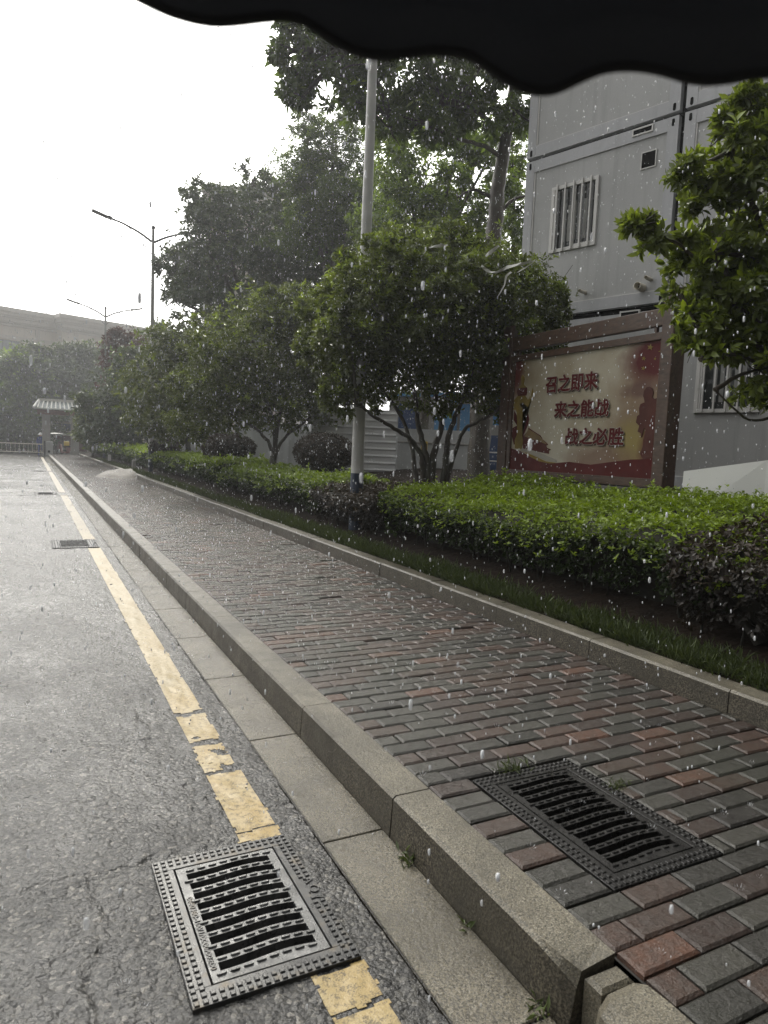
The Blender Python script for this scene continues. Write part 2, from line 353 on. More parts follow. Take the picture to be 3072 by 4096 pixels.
# drains: (x0, y0, x1, y1) of the outer frame
DR = [(0.385, 1.75, 0.885, 2.47), (0.27, 10.42, 0.87, 11.25), (0.1, 20.3, 0.66, 21.05), (0.05, 33.7, 0.65, 34.45)]
PV = (1.64, 1.495, 2.155, 2.285)
hole = lambda h, m=0.05: (h[0] + m, h[1] + m, h[2] - m, h[3] - m)
NRX0, NRX1, NRY0, NRY1 = -0.8, 1.0, 0.15, 20.0           # the stretch of road with modelled aggregate
gx = np.arange(NRX0, NRX1 + 1e-6, 0.0095); gx[-1] = NRX1
gy = np.concatenate([np.arange(NRY0, 3.6, 0.0095), np.arange(3.6, 8, 0.02), np.arange(8, NRY1 - .02, 0.045), [NRY1]])
def blur(a, n):
    for _ in range(n):
        a = (np.roll(a, 1, 0) + 2 * a + np.roll(a, -1, 0)) / 4; a = (np.roll(a, 1, 1) + 2 * a + np.roll(a, -1, 1)) / 4
    return a / a.std()
_r = lambda: rng.normal(0, 1, (len(gx), len(gy)))
RH = 0.0019 * blur(_r(), 1) * (0.75 + 0.25 * blur(_r(), 60)) + 0.0012 * blur(_r(), 8) + 0.0016 * blur(_r(), 200) - 0.004
GX, GY_ = np.meshgrid(gx, gy, indexing='ij')
cr_y = 2.44 + (GX + .8) * .066 + 0.012 * np.sin(GX * 17) + 0.006 * np.sin(GX * 51)
RH -= 0.007 * np.exp(-((GY_ - cr_y) / 0.009) ** 2) * (GX < .42)
pe = 0.17 + 0.025 * np.sin(GY_ * 9) + 0.012 * np.sin(GY_ * 31)
RH -= 0.004 * ((GX > pe) & (GY_ < cr_y) & (GY_ > 0.4)) + 0.005 * np.exp(-((GX - pe) / 0.012) ** 2) * (GY_ < 2.1) * (GY_ > .8)
RH = np.minimum(RH, 0.0012)
def lattice(name, mat, keep, dz):
    idx = np.arange(len(gx) * len(gy)).reshape(len(gx), len(gy))
    q = np.stack([idx[:-1, :-1], idx[1:, :-1], idx[1:, 1:], idx[:-1, 1:]], -1)[keep]
    use, inv = np.unique(q.ravel(), return_inverse=True)
    co = np.stack([GX.ravel()[use], GY_.ravel()[use], RH.ravel()[use] + dz], 1)
    me = bpy.data.meshes.new(name); me.vertices.add(len(co)); me.vertices.foreach_set('co', co.astype(np.float32).ravel())
    me.loops.add(len(inv)); me.loops.foreach_set('vertex_index', inv.astype(np.int32)); me.polygons.add(len(q)); me.polygons.foreach_set('loop_start', np.arange(0, len(inv), 4, dtype=np.int32))
    me.materials.append(mat); me.update(calc_edges=True); me.polygons.foreach_set('use_smooth', [True] * len(q))
    o = bpy.data.objects.new(name, me); COL.objects.link(o); return tag(o, kind='structure')
CXm, CYm = (GX[:-1, :-1] + GX[1:, 1:]) / 2, (GY_[:-1, :-1] + GY_[1:, 1:]) / 2
inh = np.zeros(CXm.shape, bool)
for h in [hole(h, .03) for h in DR[:2]]: inh |= (CXm > h[0]) & (CXm < h[2]) & (CYm > h[1]) & (CYm < h[3])
lattice('near_road', M['asphalt'], ~inh, 0.0)
sheet('road', [-14, -6, 1.262], [-6, 62.5], 0.0, M['asphalt'], [hole(h) for h in DR[2:]] + [(NRX0, NRY0, NRX1, NRY1)])
tag(MB().add([(-400, -120, -0.03), (400, -120, -0.03), (400, 500, -0.03), (-400, 500, -0.03)], [(0, 1, 2, 3)]).build('ground', M['soil']), kind='structure')
sheet('street', [-90, 90], [62.6, 78], 0.004, M['asphalt'])
# gutter slabs
b = MB()
y = -3.71
while y < 61:
    b.cbox((1.004, y + 0.004, -0.01), (1.258, y + 1.006, 0.007), 0.003); y += 1.01
tag(b.build('gutter', M['gutter']), kind='structure')
# kerb blocks
b = MB()
y = 1.285
def kerbblock(b, y0, y1, x0b, x0t, x1, zb, zt, ch=0.012):
    vs = []
    for yy in (y0, y1):
        vs += [(x0b, yy, zb), (x0t, yy, zt - ch), (x0t + ch, yy, zt), (x1, yy, zt), (x1, yy, zb)]
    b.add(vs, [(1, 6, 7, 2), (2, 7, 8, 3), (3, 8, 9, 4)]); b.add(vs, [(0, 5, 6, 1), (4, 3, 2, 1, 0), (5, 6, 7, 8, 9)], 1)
ks = [1.285, 2.29, 3.31, 4.325] + [4.325 + 1.01 * i for i in range(1, 57)]
for a, c in zip(ks[:-1], ks[1:]):
    j = random.uniform(-0.003, 0.003)
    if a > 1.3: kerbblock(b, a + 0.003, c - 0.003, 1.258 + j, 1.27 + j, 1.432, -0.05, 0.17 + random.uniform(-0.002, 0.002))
# the block with the broken corner, the filler piece and the next block
vs = []
for yy, cut in ((1.287, 0.03), (1.34, 0.012), (1.42, 0.0), (2.287, 0.0)):
    vs += [(1.258 + cut * 0.4, yy, -0.05), (1.268 + cut, yy, 0.158 - cut * 1.6), (1.282 + cut, yy, 0.17 - cut * 0.5), (1.432, yy, 0.17), (1.432, yy, -0.05)]
fs = [(4, 3, 2, 1, 0), (15, 16, 17, 18, 19)]
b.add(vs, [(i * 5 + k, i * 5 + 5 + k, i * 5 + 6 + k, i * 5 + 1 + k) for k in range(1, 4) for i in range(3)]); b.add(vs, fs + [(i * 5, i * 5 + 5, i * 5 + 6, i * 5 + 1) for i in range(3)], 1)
b.cbox((1.315, 1.215, -0.05), (1.43, 1.278, 0.148), 0.01)
vs = []
for yy, s, dz in ((1.205, 0.035, 0.02), (1.17, 0.006, 0.004), (1.1, 0.0, 0.0), (0.3, 0.0, 0.0)):
    vs += [(1.258 + s * 0.3, yy, -0.05), (1.262 + s, yy, 0.135 - dz), (1.29 + s, yy, 0.165 - dz), (1.43 - s * 0.4, yy, 0.168 - dz), (1.43, yy, -0.05)]
fs = [(0, 1, 2, 3, 4), (19, 18, 17, 16, 15)]
for i in range(3): fs += [(i * 5 + k, i * 5 + 1 + k, i * 5 + 6 + k, i * 5 + 5 + k) for k in range(4)]
b.add(vs, fs)
for k in range(5): kerbblock(b, -4.76 + k * 1.01, -4.76 + k * 1.01 + 1.0, 1.258, 1.27, 1.432, -0.05, 0.168)
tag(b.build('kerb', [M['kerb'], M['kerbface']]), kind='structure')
b = MB()
ks = [-3.9 + 1.05 * i for i in range(6)] + [2.40 + 1.062 * i for i in range(55)]
for a, c in zip(ks[:-1], ks[1:]):
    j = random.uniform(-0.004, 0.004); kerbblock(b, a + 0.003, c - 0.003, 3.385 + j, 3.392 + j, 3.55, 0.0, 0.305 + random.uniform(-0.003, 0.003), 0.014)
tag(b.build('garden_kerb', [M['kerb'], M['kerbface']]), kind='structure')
# pavement bed and bricks
sheet('pavement_bed', [1.4325, 3.39], [-5, 61], 0.152, M['bed'], [hole(PV)])
b = MB(); px_, py_ = 0.224, 0.1022
y, row = 1.495 - 45 * py_, 0
while y < 60.5:
    x = 1.437 - (0.112 if row % 2 else 0.0)
    if 0 < row - 45 < 8 and False: pass
    while x < 3.38:
        x0, x1 = max(x, 1.437), min(x + px_, 3.383)
        ing = PV[1] - 0.02 < y + py_ / 2 < PV[3] + 0.01
        if ing:
            if x0 < PV[0] < x1 or (x1 <= PV[0]): x0, x1 = (1.437, PV[0] - 0.004) if x0 <= 1.44 else (0, 0)
            elif x1 > PV[2] and x0 < PV[2]: x0 = PV[2] + 0.004
            elif x0 >= PV[0] and x1 <= PV[2]: x0 = x1 = 0
        if x1 - x0 > 0.03:
            dz = random.gauss(0, 0.0018); tx, ty = random.gauss(0, 0.009), random.gauss(0, 0.013)
            if random.random() < 0.012: dz -= 0.012
            g = 0.0034; A, B_ = (x0 + g, y + g), (x1 - g, y + py_ - g); ch = 0.009
            cx, cy = (A[0] + B_[0]) / 2, (A[1] + B_[1]) / 2
            zf = lambda X, Y, z: z + dz + (X - cx) * tx + (Y - cy) * ty
            o = [(A[0], A[1]), (B_[0], A[1]), (B_[0], B_[1]), (A[0], B_[1])]
            i_ = [(A[0] + ch, A[1] + ch), (B_[0] - ch, A[1] + ch), (B_[0] - ch, B_[1] - ch), (A[0] + ch, B_[1] - ch)]
            vs = [(X, Y, 0.145) for X, Y in o] + [(X, Y, zf(X, Y, 0.1635)) for X, Y in o] + [(X, Y, zf(X, Y, 0.17)) for X, Y in i_]
            b.add(vs, [(0, 1, 5, 4), (1, 2, 6, 5), (2, 3, 7, 6), (3, 0, 4, 7), (4, 5, 9, 8), (5, 6, 10, 9), (6, 7, 11, 10), (7, 4, 8, 11), (8, 9, 10, 11)])
        x += px_
    y += py_; row += 1
tag(b.build('pavement', M['paver']), kind='structure')
# planted bank
b = MB(); xs = [3.552, 4.05, 4.8, 5.6, 6.5, 7.5, 9.5, 12, 60]; ys = [-20, -6, 0, 3, 6, 9, 12, 16, 20, 26, 34, 44, 61.5]
P = [[(x, yy, gz(x, yy) + (random.uniform(-0.025, 0.025) if 4.1 < x < 12 else 0)) for yy in ys] for x in xs]
b.grid([r[::-1] for r in P]); tag(b.build('planting_bank', M['soil']), kind='structure')
# yellow edge line: worn pieces with ragged ends
def paint_piece(b, y0, y1, x0=0.72, x1=0.882, z=0.0042, rag=0.012, hole=None):
    n = 7; L = max(2, int((y1 - y0) / 0.05)); L = min(L, 90)
    lo = [(x0 + (x1 - x0) * k / n, y0 + random.uniform(-rag, rag)) for k in range(n + 1)]
    hi = [(x0 + (x1 - x0) * k / n, y1 + random.uniform(-rag, rag)) for k in range(n + 1)]
    P = []
    for i in range(L + 1):
        f = i / L; rr = []
        for k in range(n + 1):
            e = random.uniform(-0.005, 0.005) if k in (0, n) and y1 < 12 else 0
            rr.append((lo[k][0] + e, lo[k][1] * (1 - f) + hi[k][1] * f, z))
        P.append(rr)
    b.grid([r[::-1] for r in P])
N1 = blur(rng.normal(0, 1, CXm.shape), 3); N2 = blur(rng.normal(0, 1, CXm.shape), 12); N3 = rng.normal(0, 1, CXm.shape)
jx = 0.003 * N1; jy = 0.008 * N2 + 0.003 * N1
pm = np.zeros(CXm.shape, bool)
for y0, y1, x0, x1 in ((.15, 1.578, .722, .884), (1.594, 1.742, .722, .884), (2.49, 2.56, .72, .884), (2.568, 3.09, .72, .882), (3.11, 3.19, .72, .80), (3.17, 3.4, .72, .868), (3.47, 3.83, .72, .88), (3.89, 10.39, .72, .882), (11.28, 20.0, .72, .882)):
    pm |= (CXm + jx > x0) & (CXm + jx < x1) & (CYm + jy > y0) & (CYm + jy < y1)
pm &= ~((np.abs(CXm - .835 + .35 * (CYm - 3.3)) < .028) & (np.abs(CYm - 3.3 + .2 * N2 * .05) < .045))
pm &= ~((N1 > 2.75) | ((np.abs(CYm - 1.3 - .04 * np.sin(CXm * 25)) < .006)))
_RH = RH.copy(); RH = np.clip(blur(_RH, 4) * _RH.std() * .5 - .0016, -.006, .0014) if False else (_RH + 3 * np.mean([np.roll(_RH, (i, j), (0, 1)) for i in (-2, -1, 0, 1, 2) for j in (-2, -1, 0, 1, 2)], 0)) / 4
lattice('near_road_marking', M['paint'], pm & ~inh, 0.0024); RH = _RH
b = MB()
paint_piece(b, -2.0, .15, rag=0.003); paint_piece(b, 20.0, 20.2, rag=0.004)
paint_piece(b, 21.1, 33.6); paint_piece(b, 34.5, 58)
tag(b.build('road_marking', M['paint']), kind='structure')

# ------------------------------------------------------------------ iron drains
def text_mesh(body, size, depth=0.0, offset=0.0, name='txt', align='CENTER'):
    cu = bpy.data.curves.new(name, 'FONT'); cu.body = body; cu.size = size; cu.extrude = depth; cu.offset = offset; cu.align_x = align; cu.resolution_u = 3
    o = bpy.data.objects.new(name, cu); COL.objects.link(o)
    dg = bpy.context.evaluated_depsgraph_get(); me = bpy.data.meshes.new_from_object(o.evaluated_get(dg))
    v = [tuple(x.co) for x in me.vertices]; f = [tuple(p.vertices) for p in me.polygons]
    bpy.data.objects.remove(o); bpy.data.curves.remove(cu); bpy.data.meshes.remove(me)
    return v, f
def make_drain(loc, W, H, label, nb=10, dense=False):
    root = thing('drain_grate', label, 'drain', loc, 'iron drain grates')
    x0, y0, z = loc[0], loc[1], loc[2]; bw = 0.066; FM, GM = (M['blackiron'], M['blackiron']) if dense else (M['iron'], M['wetiron'])
    f = MB()
    for (ax, ay, bx, by) in ((0, 0, W, bw), (0, H - bw, W, H), (0, bw, bw, H - bw), (W - bw, bw, W, H - bw)):
        f.cbox((x0 + ax, y0 + ay, z - 0.05), (x0 + bx, y0 + by, z + 0.004), 0.0015)
    st = 0.0245
    nx, ny = int(W / st), int(H / st)
    for i in range(nx):
        for j in range(ny):
            X, Y = (i + 0.5) * W / nx, (j + 0.5) * H / ny
            e = min(X, Y, W - X, H - Y)
            if e > bw - 0.006 or e < 0.008: continue
            if X > W - bw and not dense and H * 0.45 < Y < H * 0.6: continue
            f.cbox((x0 + X - 0.0075, y0 + Y - 0.0075, z + 0.003), (x0 + X + 0.0075, y0 + Y + 0.0075, z + 0.0085), 0.002, bottom=False)
    f.build('frame', FM, root)
    if not dense:
        for s, (tx, ty, sz) in (('Q', (W - bw * 0.5, H * 0.49, 0.055)), ('A', (W - bw * 0.5, H * 0.56, 0.05)), ('V', (W - bw * 0.5, H * 0.43, 0.05))):
            v, fc = text_mesh(s, sz, 0.002)
            MB().add([(x0 + tx + p[1] * 0.9, y0 + ty - p[0], z + 0.006 + p[2]) for p in v], fc).build('lettering', M['iron'], root)
    g = MB(); gx0, gx1, gy0, gy1 = bw + 0.006, W - bw - 0.006, bw + 0.006, H - bw - 0.006
    zt = z + 0.003; zb = z - 0.035; mg = 0.03
    wob = lambda u: 0.009 * math.sin(u * math.pi) - 0.004 * math.sin(u * math.pi * 2)
    n = 12; pitch = (gy1 - gy0 - 2 * 0.028) / nb
    def strip(ya, yb, xa, xb, wav=True):
        P0, P1 = [], []
        for k in range(n + 1):
            u = k / n; X = xa + (xb - xa) * u; wv = wob(u) if wav else 0
            P0.append((X, ya + (wv if wav is True or wav == 'lo' else 0))); P1.append((X, yb + (wv if wav is True or wav == 'hi' else 0)))
        top = [[(x0 + p[0], y0 + p[1], zt) for p in P0], [(x0 + p[0], y0 + p[1], zt) for p in P1]]
        bot = [[(x0 + p[0], y0 + p[1], zb) for p in P0], [(x0 + p[0], y0 + p[1], zb) for p in P1]]
        g.grid(top, 0, False); g.grid([top[0], bot[0]], 0, False); g.grid([bot[1], top[1]], 0, False)
    yb = gy0 + 0.028
    # side rails
    g.bbox((x0 + gx0, y0 + gy0, zb), (x0 + gx0 + mg, y0 + gy1, zt - 0.0003)); g.bbox((x0 + gx1 - mg, y0 + gy0, zb), (x0 + gx1, y0 + gy1, zt - 0.0003))
    pills = []
    for k in range(nb + 1):
        yc = yb + k * pitch; hw = 0.0115
        if k == 0: strip(gy0, yc + hw, gx0 + mg, gx1 - mg, 'hi'); py = yc - 0.003
        elif k == nb: strip(yc - hw, gy1, gx0 + mg, gx1 - mg, 'lo'); py = yc + 0.003
        else: strip(yc - hw, yc + hw, gx0 + mg, gx1 - mg); py = yc
        for q in range(8):
            u = (q + 0.3 + 0.4 * (k % 2)) / 8; pills.append((gx0 + mg * 0.6 + (gx1 - gx0 - mg * 1.2) * u, py + wob(u)))
    for (X, Y) in pills:
        L_, w_ = 0.016, 0.0055
        ring = [(L_ - w_ + w_ * math.cos(a), w_ * math.sin(a)) for a in np.linspace(-1.57, 1.57, 5)] + [(-L_ + w_ - w_ * math.cos(a), -w_ * math.sin(a)) for a in np.linspace(-1.57, 1.57, 5)]
        lo = [(x0 + X + p[0], y0 + Y + p[1], zt - 0.001) for p in ring]; hi = [(x0 + X + p[0] * 0.8, y0 + Y + p[1] * 0.65, zt + 0.0055) for p in ring]
        m = len(ring); g.add(lo + hi, [(i, (i + 1) % m, m + (i + 1) % m, m + i) for i in range(m)] + [tuple(range(m, 2 * m))])
    gr = g.build('grate', GM, root)
    if not dense:
        v, fc = text_mesh('0680380-100/1/0000/00200', 0.021, 0.0012, 0.0005, align='LEFT')
        ln = max(p[0] for p in v); sc = (gy1 - gy0) * 0.62 / ln
        MB().add([(x0 + gx0 + 0.006 + p[1] * 1.15, y0 + gy1 - 0.17 - p[0] * sc, zt + 0.0012 + p[2]) for p in v], fc).build('lettering', M['iron'], root)
    MB().add([(x0 + a, y0 + c, z - 0.3) for a, c in ((0.02, 0.02), (W - 0.02, 0.02), (W - 0.02, H - 0.02), (0.02, H - 0.02))] + [(x0 + a, y0 + c, z - 0.02) for a, c in ((0.02, 0.02), (W - 0.02, 0.02), (W - 0.02, H - 0.02), (0.02, H - 0.02))],
             [(0, 1, 2, 3), (0, 4, 5, 1), (1, 5, 6, 2), (2, 6, 7, 3), (3, 7, 4, 0)]).build('pit', M['pit'], root)
    return root
d1 = make_drain((DR[0][0], DR[0][1], 0.002), 0.5, 0.72, 'wet grey drain grate in the asphalt, nearest on the yellow line', 9)
make_drain((PV[0], PV[1], 0.166), PV[2] - PV[0], PV[3] - PV[1], 'black drain grate sunk among the brick pavers beside the kerb', 11, True)
for h, lab in zip(DR[1:], ('second drain grate up the road, cutting the yellow line by the gutter', 'third drain grate up the road, a thin dark strip on the wet asphalt', 'farthest drain grate on the road near the gate')):
    c = copy_tree(d1); c.location = (h[0], h[1], 0.002); c.scale = ((h[2] - h[0]) / 0.5, (h[3] - h[1]) / 0.72, 1); c['label'] = lab
c = thing('manhole_cover', 'dark round manhole cover far up the road at the left edge', 'manhole', (-0.95, 38.0, 0.0))
b = MB(); n = 28; b.add([(-0.95 + 0.42 * math.cos(6.2832 * k / n), 38 + 0.42 * math.sin(6.2832 * k / n), 0.006) for k in range(n)], [tuple(range(n))]); b.build('lid', M['iron'], c)

# ------------------------------------------------------------------ foliage
def leaves(P, T, k, L, Wd, spread, droop, young, detail=False, jitter=0.25, tone=1.0):
    """rosettes at P (N,3) round directions T; returns vertex, face-size, attribute arrays"""
    N = len(P); T = T / np.linalg.norm(T, axis=1, keepdims=True)
    ref = np.tile(np.array([0.31, 0.2, 0.93]), (N, 1)); a = np.cross(T, ref); nl = np.linalg.norm(a, axis=1, keepdims=True); a = np.where(nl < 0.05, np.array([1.0, 0, 0]), a / np.maximum(nl, 1e-6)); bb = np.cross(T, a)
    Pk = np.repeat(P, k, 0); Tk = np.repeat(T, k, 0); ak = np.repeat(a, k, 0); bk = np.repeat(bb, k, 0); n = N * k
    ph = np.tile(np.arange(k) * 2.399, N) + np.repeat(rng.uniform(0, 6.28, N), k) + rng.normal(0, 0.25, n)
    sp = spread + rng.normal(0, jitter, n)
    rad = np.cos(ph)[:, None] * ak + np.sin(ph)[:, None] * bk
    d = Tk * np.cos(sp)[:, None] + rad * np.sin(sp)[:, None]; d[:, 2] -= droop * rng.uniform(0.5, 1.5, n); d /= np.linalg.norm(d, axis=1, keepdims=True)
    s = np.cross(d, Tk + rng.normal(0, 0.35, (n, 3))); s /= np.maximum(np.linalg.norm(s, axis=1, keepdims=True), 1e-6); nn = np.cross(s, d)
    l = (L * rng.uniform(0.5, 1.25, n))[:, None]; w = l * (Wd / L) * 0.5; base = Pk + d * l * 0.08 + Tk * (rng.uniform(-0.5, 0.3, n)[:, None] * l)
    fold = 0.35
    if detail:
        V = np.stack([base, base + d * l * .3 - nn * l * .02, base + d * l * .66 - nn * l * .09, base + d * l - nn * l * .2,
                      base + d * l * .28 + s * w * .85 + nn * w * fold, base + d * l * .62 + s * w * .9 + nn * w * fold - nn * l * .07,
                      base + d * l * .28 - s * w * .85 + nn * w * fold, base + d * l * .62 - s * w * .9 + nn * w * fold - nn * l * .07], 1)
        F = [(0, 4, 1), (0, 1, 6), (1, 4, 5, 2), (1, 2, 7, 6), (2, 5, 3), (2, 3, 7)]
    else:
        V = np.stack([base, base + d * l * .5 + s * w + nn * w * fold, base + d * l - nn * l * .12, base + d * l * .5 - s * w + nn * w * fold], 1)
        F = [(0, 1, 2), (0, 2, 3)]
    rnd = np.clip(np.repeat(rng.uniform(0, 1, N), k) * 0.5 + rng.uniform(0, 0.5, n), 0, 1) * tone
    yg = np.repeat(np.asarray(young, float), k) * rng.uniform(0.7, 1.0, n)
    return V, F, rnd, yg
class Foliage:
    def __init__(self): self.parts = []
    def add(self, *a, **k): self.parts.append(leaves(*a, **k)); return self
    def build(self, name, mat, parent=None, extra=None):
        vs, loops, starts, rn, yg = [], [], [], [], []; vo = 0; lo = 0; mi = []
        for V, F, r, y in self.parts:
            n, kv = V.shape[:2]; vs.append(V.reshape(-1, 3)); rn.append(np.repeat(r, kv)); yg.append(np.repeat(y, kv))
            pat = np.concatenate([np.array(f) for f in F]); sizes = np.array([len(f) for f in F])
            li = (np.arange(n)[:, None] * kv + pat[None, :]).reshape(-1) + vo; loops.append(li)
            st = (np.arange(n)[:, None] * sizes.sum() + np.concatenate([[0], np.cumsum(sizes)[:-1]])[None, :]).reshape(-1) + lo; starts.append(st)
            mi.append(np.zeros(n * len(F), int)); vo += n * kv; lo += len(li)
        if extra is not None:
            ev = np.array(extra.v); vs.append(ev); rn.append(np.zeros(len(ev))); yg.append(np.zeros(len(ev)))
            for f in extra.f: loops.append(np.array(f) + vo); starts.append(np.array([lo])); lo += len(f); mi.append(np.array([1]))
        vs = np.concatenate(vs); loops = np.concatenate(loops); starts = np.concatenate(starts); mi = np.concatenate(mi)
        off = np.zeros(3); p = parent
        while p is not None: off += np.array(p.location); p = p.parent
        me = bpy.data.meshes.new(name); me.vertices.add(len(vs)); me.vertices.foreach_set('co', (vs - off).astype(np.float32).ravel())
        me.loops.add(len(loops)); me.loops.foreach_set('vertex_index', loops.astype(np.int32)); me.polygons.add(len(starts)); me.polygons.foreach_set('loop_start', starts.astype(np.int32))
        for nm, arr in (('rnd', rn), ('young', yg)):
            at_ = me.attributes.new(nm, 'FLOAT', 'POINT'); at_.data.foreach_set('value', np.concatenate(arr).astype(np.float32))
        me.materials.append(mat)
        if extra is not None: me.materials.append(M['core'])
        me.polygons.foreach_set('material_index', mi.astype(np.int32))
        me.update(calc_edges=True); me.validate()
        o = bpy.data.objects.new(name, me); COL.objects.link(o)
        if parent is not None: o.parent = parent
        return o
def shell(c, r, n, lo=0.45, clump=0.0, upbias=0.5):
    """rosette points and directions in an ellipsoid, gathered into clumps"""
    def sph(m):
        v = rng.normal(0, 1, (m, 3)); return v / np.linalg.norm(v, axis=1, keepdims=True)
    if clump > 0:
        m = max(6, int(n / 14)); cv = sph(m); cr = (lo + (1 - lo) * rng.uniform(0, 1, m) ** 0.6)[:, None]
        idx = rng.integers(0, m, n); v = (cv * cr)[idx] + rng.normal(0, clump, (n, 3)) * np.array([1, 1, 0.75])
    else:
        v = sph(n) * (lo + (1 - lo) * rng.uniform(0, 1, n) ** 0.6)[:, None]
    P = np.array(c) + v * np.array(r)
    T = v + rng.normal(0, 0.35, (n, 3)); T[:, 2] += upbias
    return P, T
def lobes3(lst, dep):
    out = []
    for q in lst:
        px, py, rx, ry = q[:4]; d = q[4] if len(q) > 4 and q[4] else dep
        k = q[5] if len(q) > 5 else 1.0
        ax, az = rx * d / FPX, ry * d / FPX; out.append((at(px, py, d), (ax, (ax + az) / 2 * 0.95, az), k))
    return out
def curve(pts, n=10):
    pts = [np.array(p, float) for p in pts]; out = []
    for i in range(len(pts) - 1):
        p0, p1, p2, p3 = pts[max(i - 1, 0)], pts[i], pts[i + 1], pts[min(i + 2, len(pts) - 1)]
        for k in range(n):
            t = k / n; out.append(0.5 * ((2 * p1) + (-p0 + p2) * t + (2 * p0 - 5 * p1 + 4 * p2 - p3) * t * t + (-p0 + 3 * p1 - 3 * p2 + p3) * t ** 3))
    out.append(pts[-1]); return out
def limb(b, pts, r0, r1, n=7, seg=6):
    c = curve(pts, seg); m = len(c) - 1
    c = [p + rng.normal(0, min(r0 * 0.12, .009), 3) * (0 < i < m) for i, p in enumerate(c)]
    b.tube(c, [r0 + (r1 - r0) * (i / m) ** 0.8 for i in range(m + 1)], n)
def tree(name, label, cat, base, lobes, mat, leaf, wid, dens, k=7, spread=0.9, droop=0.25, trunk_r=0.12, stems=None, young=0.06, detail=False, lo=0.4, clump=0.22, bark='bark', group=None, twigs=3, fork=None, upbias=0.5, youngtop=0.0):
    """dens = leaf area per unit of lobe surface"""
    base = np.array(base, float); base[2] = gz(base[0], base[1]) - 0.05 if base[0] > 3.5 else -0.02
    root = thing(name, label, cat, base, group)
    fo = Foliage(); tr = MB()
    ragged = list(lobes)
    for c, r, kd in lobes:
        for q in range(4):
            v = rng.normal(0, 1, 3); v[2] = v[2] * .7 + .35; v /= np.linalg.norm(v); f = rng.uniform(.22, .42)
            ragged.append((np.array(c) + v * np.array(r) * rng.uniform(.85, 1.12), tuple(x * f for x in r), kd * 1.1))
    for c, r, kd in ragged:
        p = 1.6; S = 4 * math.pi * (((r[0] * r[1]) ** p + (r[0] * r[2]) ** p + (r[1] * r[2]) ** p) / 3) ** (1 / p)
        n = int(dens * kd * S / (k * leaf * wid * 0.5)) + 8
        P, T = shell(c, r, n, lo, clump, upbias)
        ok = P[:, 2] > base[2] + 0.35; P, T = P[ok], T[ok]
        yg = (rng.uniform(0, 1, len(P)) < young * (0.3 + 1.4 * np.clip((P[:, 2] - c[2]) / r[2], -0.2, 1))) * rng.uniform(0.4, 1.0, len(P))
        if youngtop: yg = np.maximum(yg, np.clip((P[:, 2] - c[2]) / r[2] - 0.45, 0, 1) * youngtop)
        fo.add(P, T, k, leaf, wid, spread, droop, yg, detail=detail)
    fo.build('crown', mat, root)
    top = fork if fork is not None else np.array([base[0], base[1], base[2] + 1.4])
    if stems:
        for st in stems: limb(tr, st[0], st[1], st[2])
    else:
        limb(tr, [base, base * 0.5 + top * 0.5 + np.array([0.06, 0, 0]), top], trunk_r, trunk_r * 0.75, 10)
    for c, r, kd in lobes:
        src = top if not stems else np.array(stems[int(rng.integers(0, len(stems)))][0][-1])
        if stems: src = min((np.array(s[0][-1]) for s in stems), key=lambda q: np.linalg.norm(q - c))
        limb(tr, [src, src * 0.45 + c * 0.55 + np.array([0, 0, 0.12 * r[2]]), c], trunk_r * 0.42, trunk_r * 0.16, 6)
        for q in range(twigs):
            e = c + rng.normal(0, 0.5, 3) * np.array(r); limb(tr, [c, c * 0.5 + e * 0.5 + rng.normal(0, 0.06, 3), e], trunk_r * 0.16, trunk_r * 0.05, 4, 3)
    tr.build('trunk', M[bark], root)
    return root
def gnd(p): return np.array([p[0], p[1], gz(p[0], p[1])])

# central osmanthus with several stems
D = 11.0
st = lambda pts, d=D: [at(px, py, d + (q[0] if q else 0)) for (px, py, *q) in pts]
B0 = gnd(at(1735, 1900, D))
osm_stems = [([B0 + np.array([-.12, .05, -.05])] + st([(1690, 1850), (1650, 1765), (1590, 1722, -.4), (1500, 1668, -.9), (1425, 1610, -1.2)]), 0.055, 0.02),
             ([B0 + np.array([-.05, 0, -.05])] + st([(1705, 1830), (1672, 1700), (1655, 1560), (1600, 1400), (1520, 1250)]), 0.06, 0.02),
             ([B0 + np.array([.02, .08, -.05])] + st([(1735, 1820), (1765, 1690), (1740, 1540), (1760, 1350), (1780, 1150)]), 0.07, 0.022),
             ([B0 + np.array([.1, 0, -.05])] + st([(1785, 1830), (1795, 1740), (1840, 1620), (1900, 1450), (1960, 1280)]), 0.065, 0.02),
             ([B0 + np.array([.15, .05, -.05])] + st([(1810, 1840), (1850, 1730), (1905, 1690, -.3), (1990, 1640, -.5), (2080, 1480, -.6)]), 0.045, 0.016),
             ([B0 + np.array([-.15, -.05, -.05])] + st([(1660, 1880), (1650, 1800), (1600, 1660), (1510, 1530, -.3), (1430, 1400, -.4)]), 0.05, 0.018)]
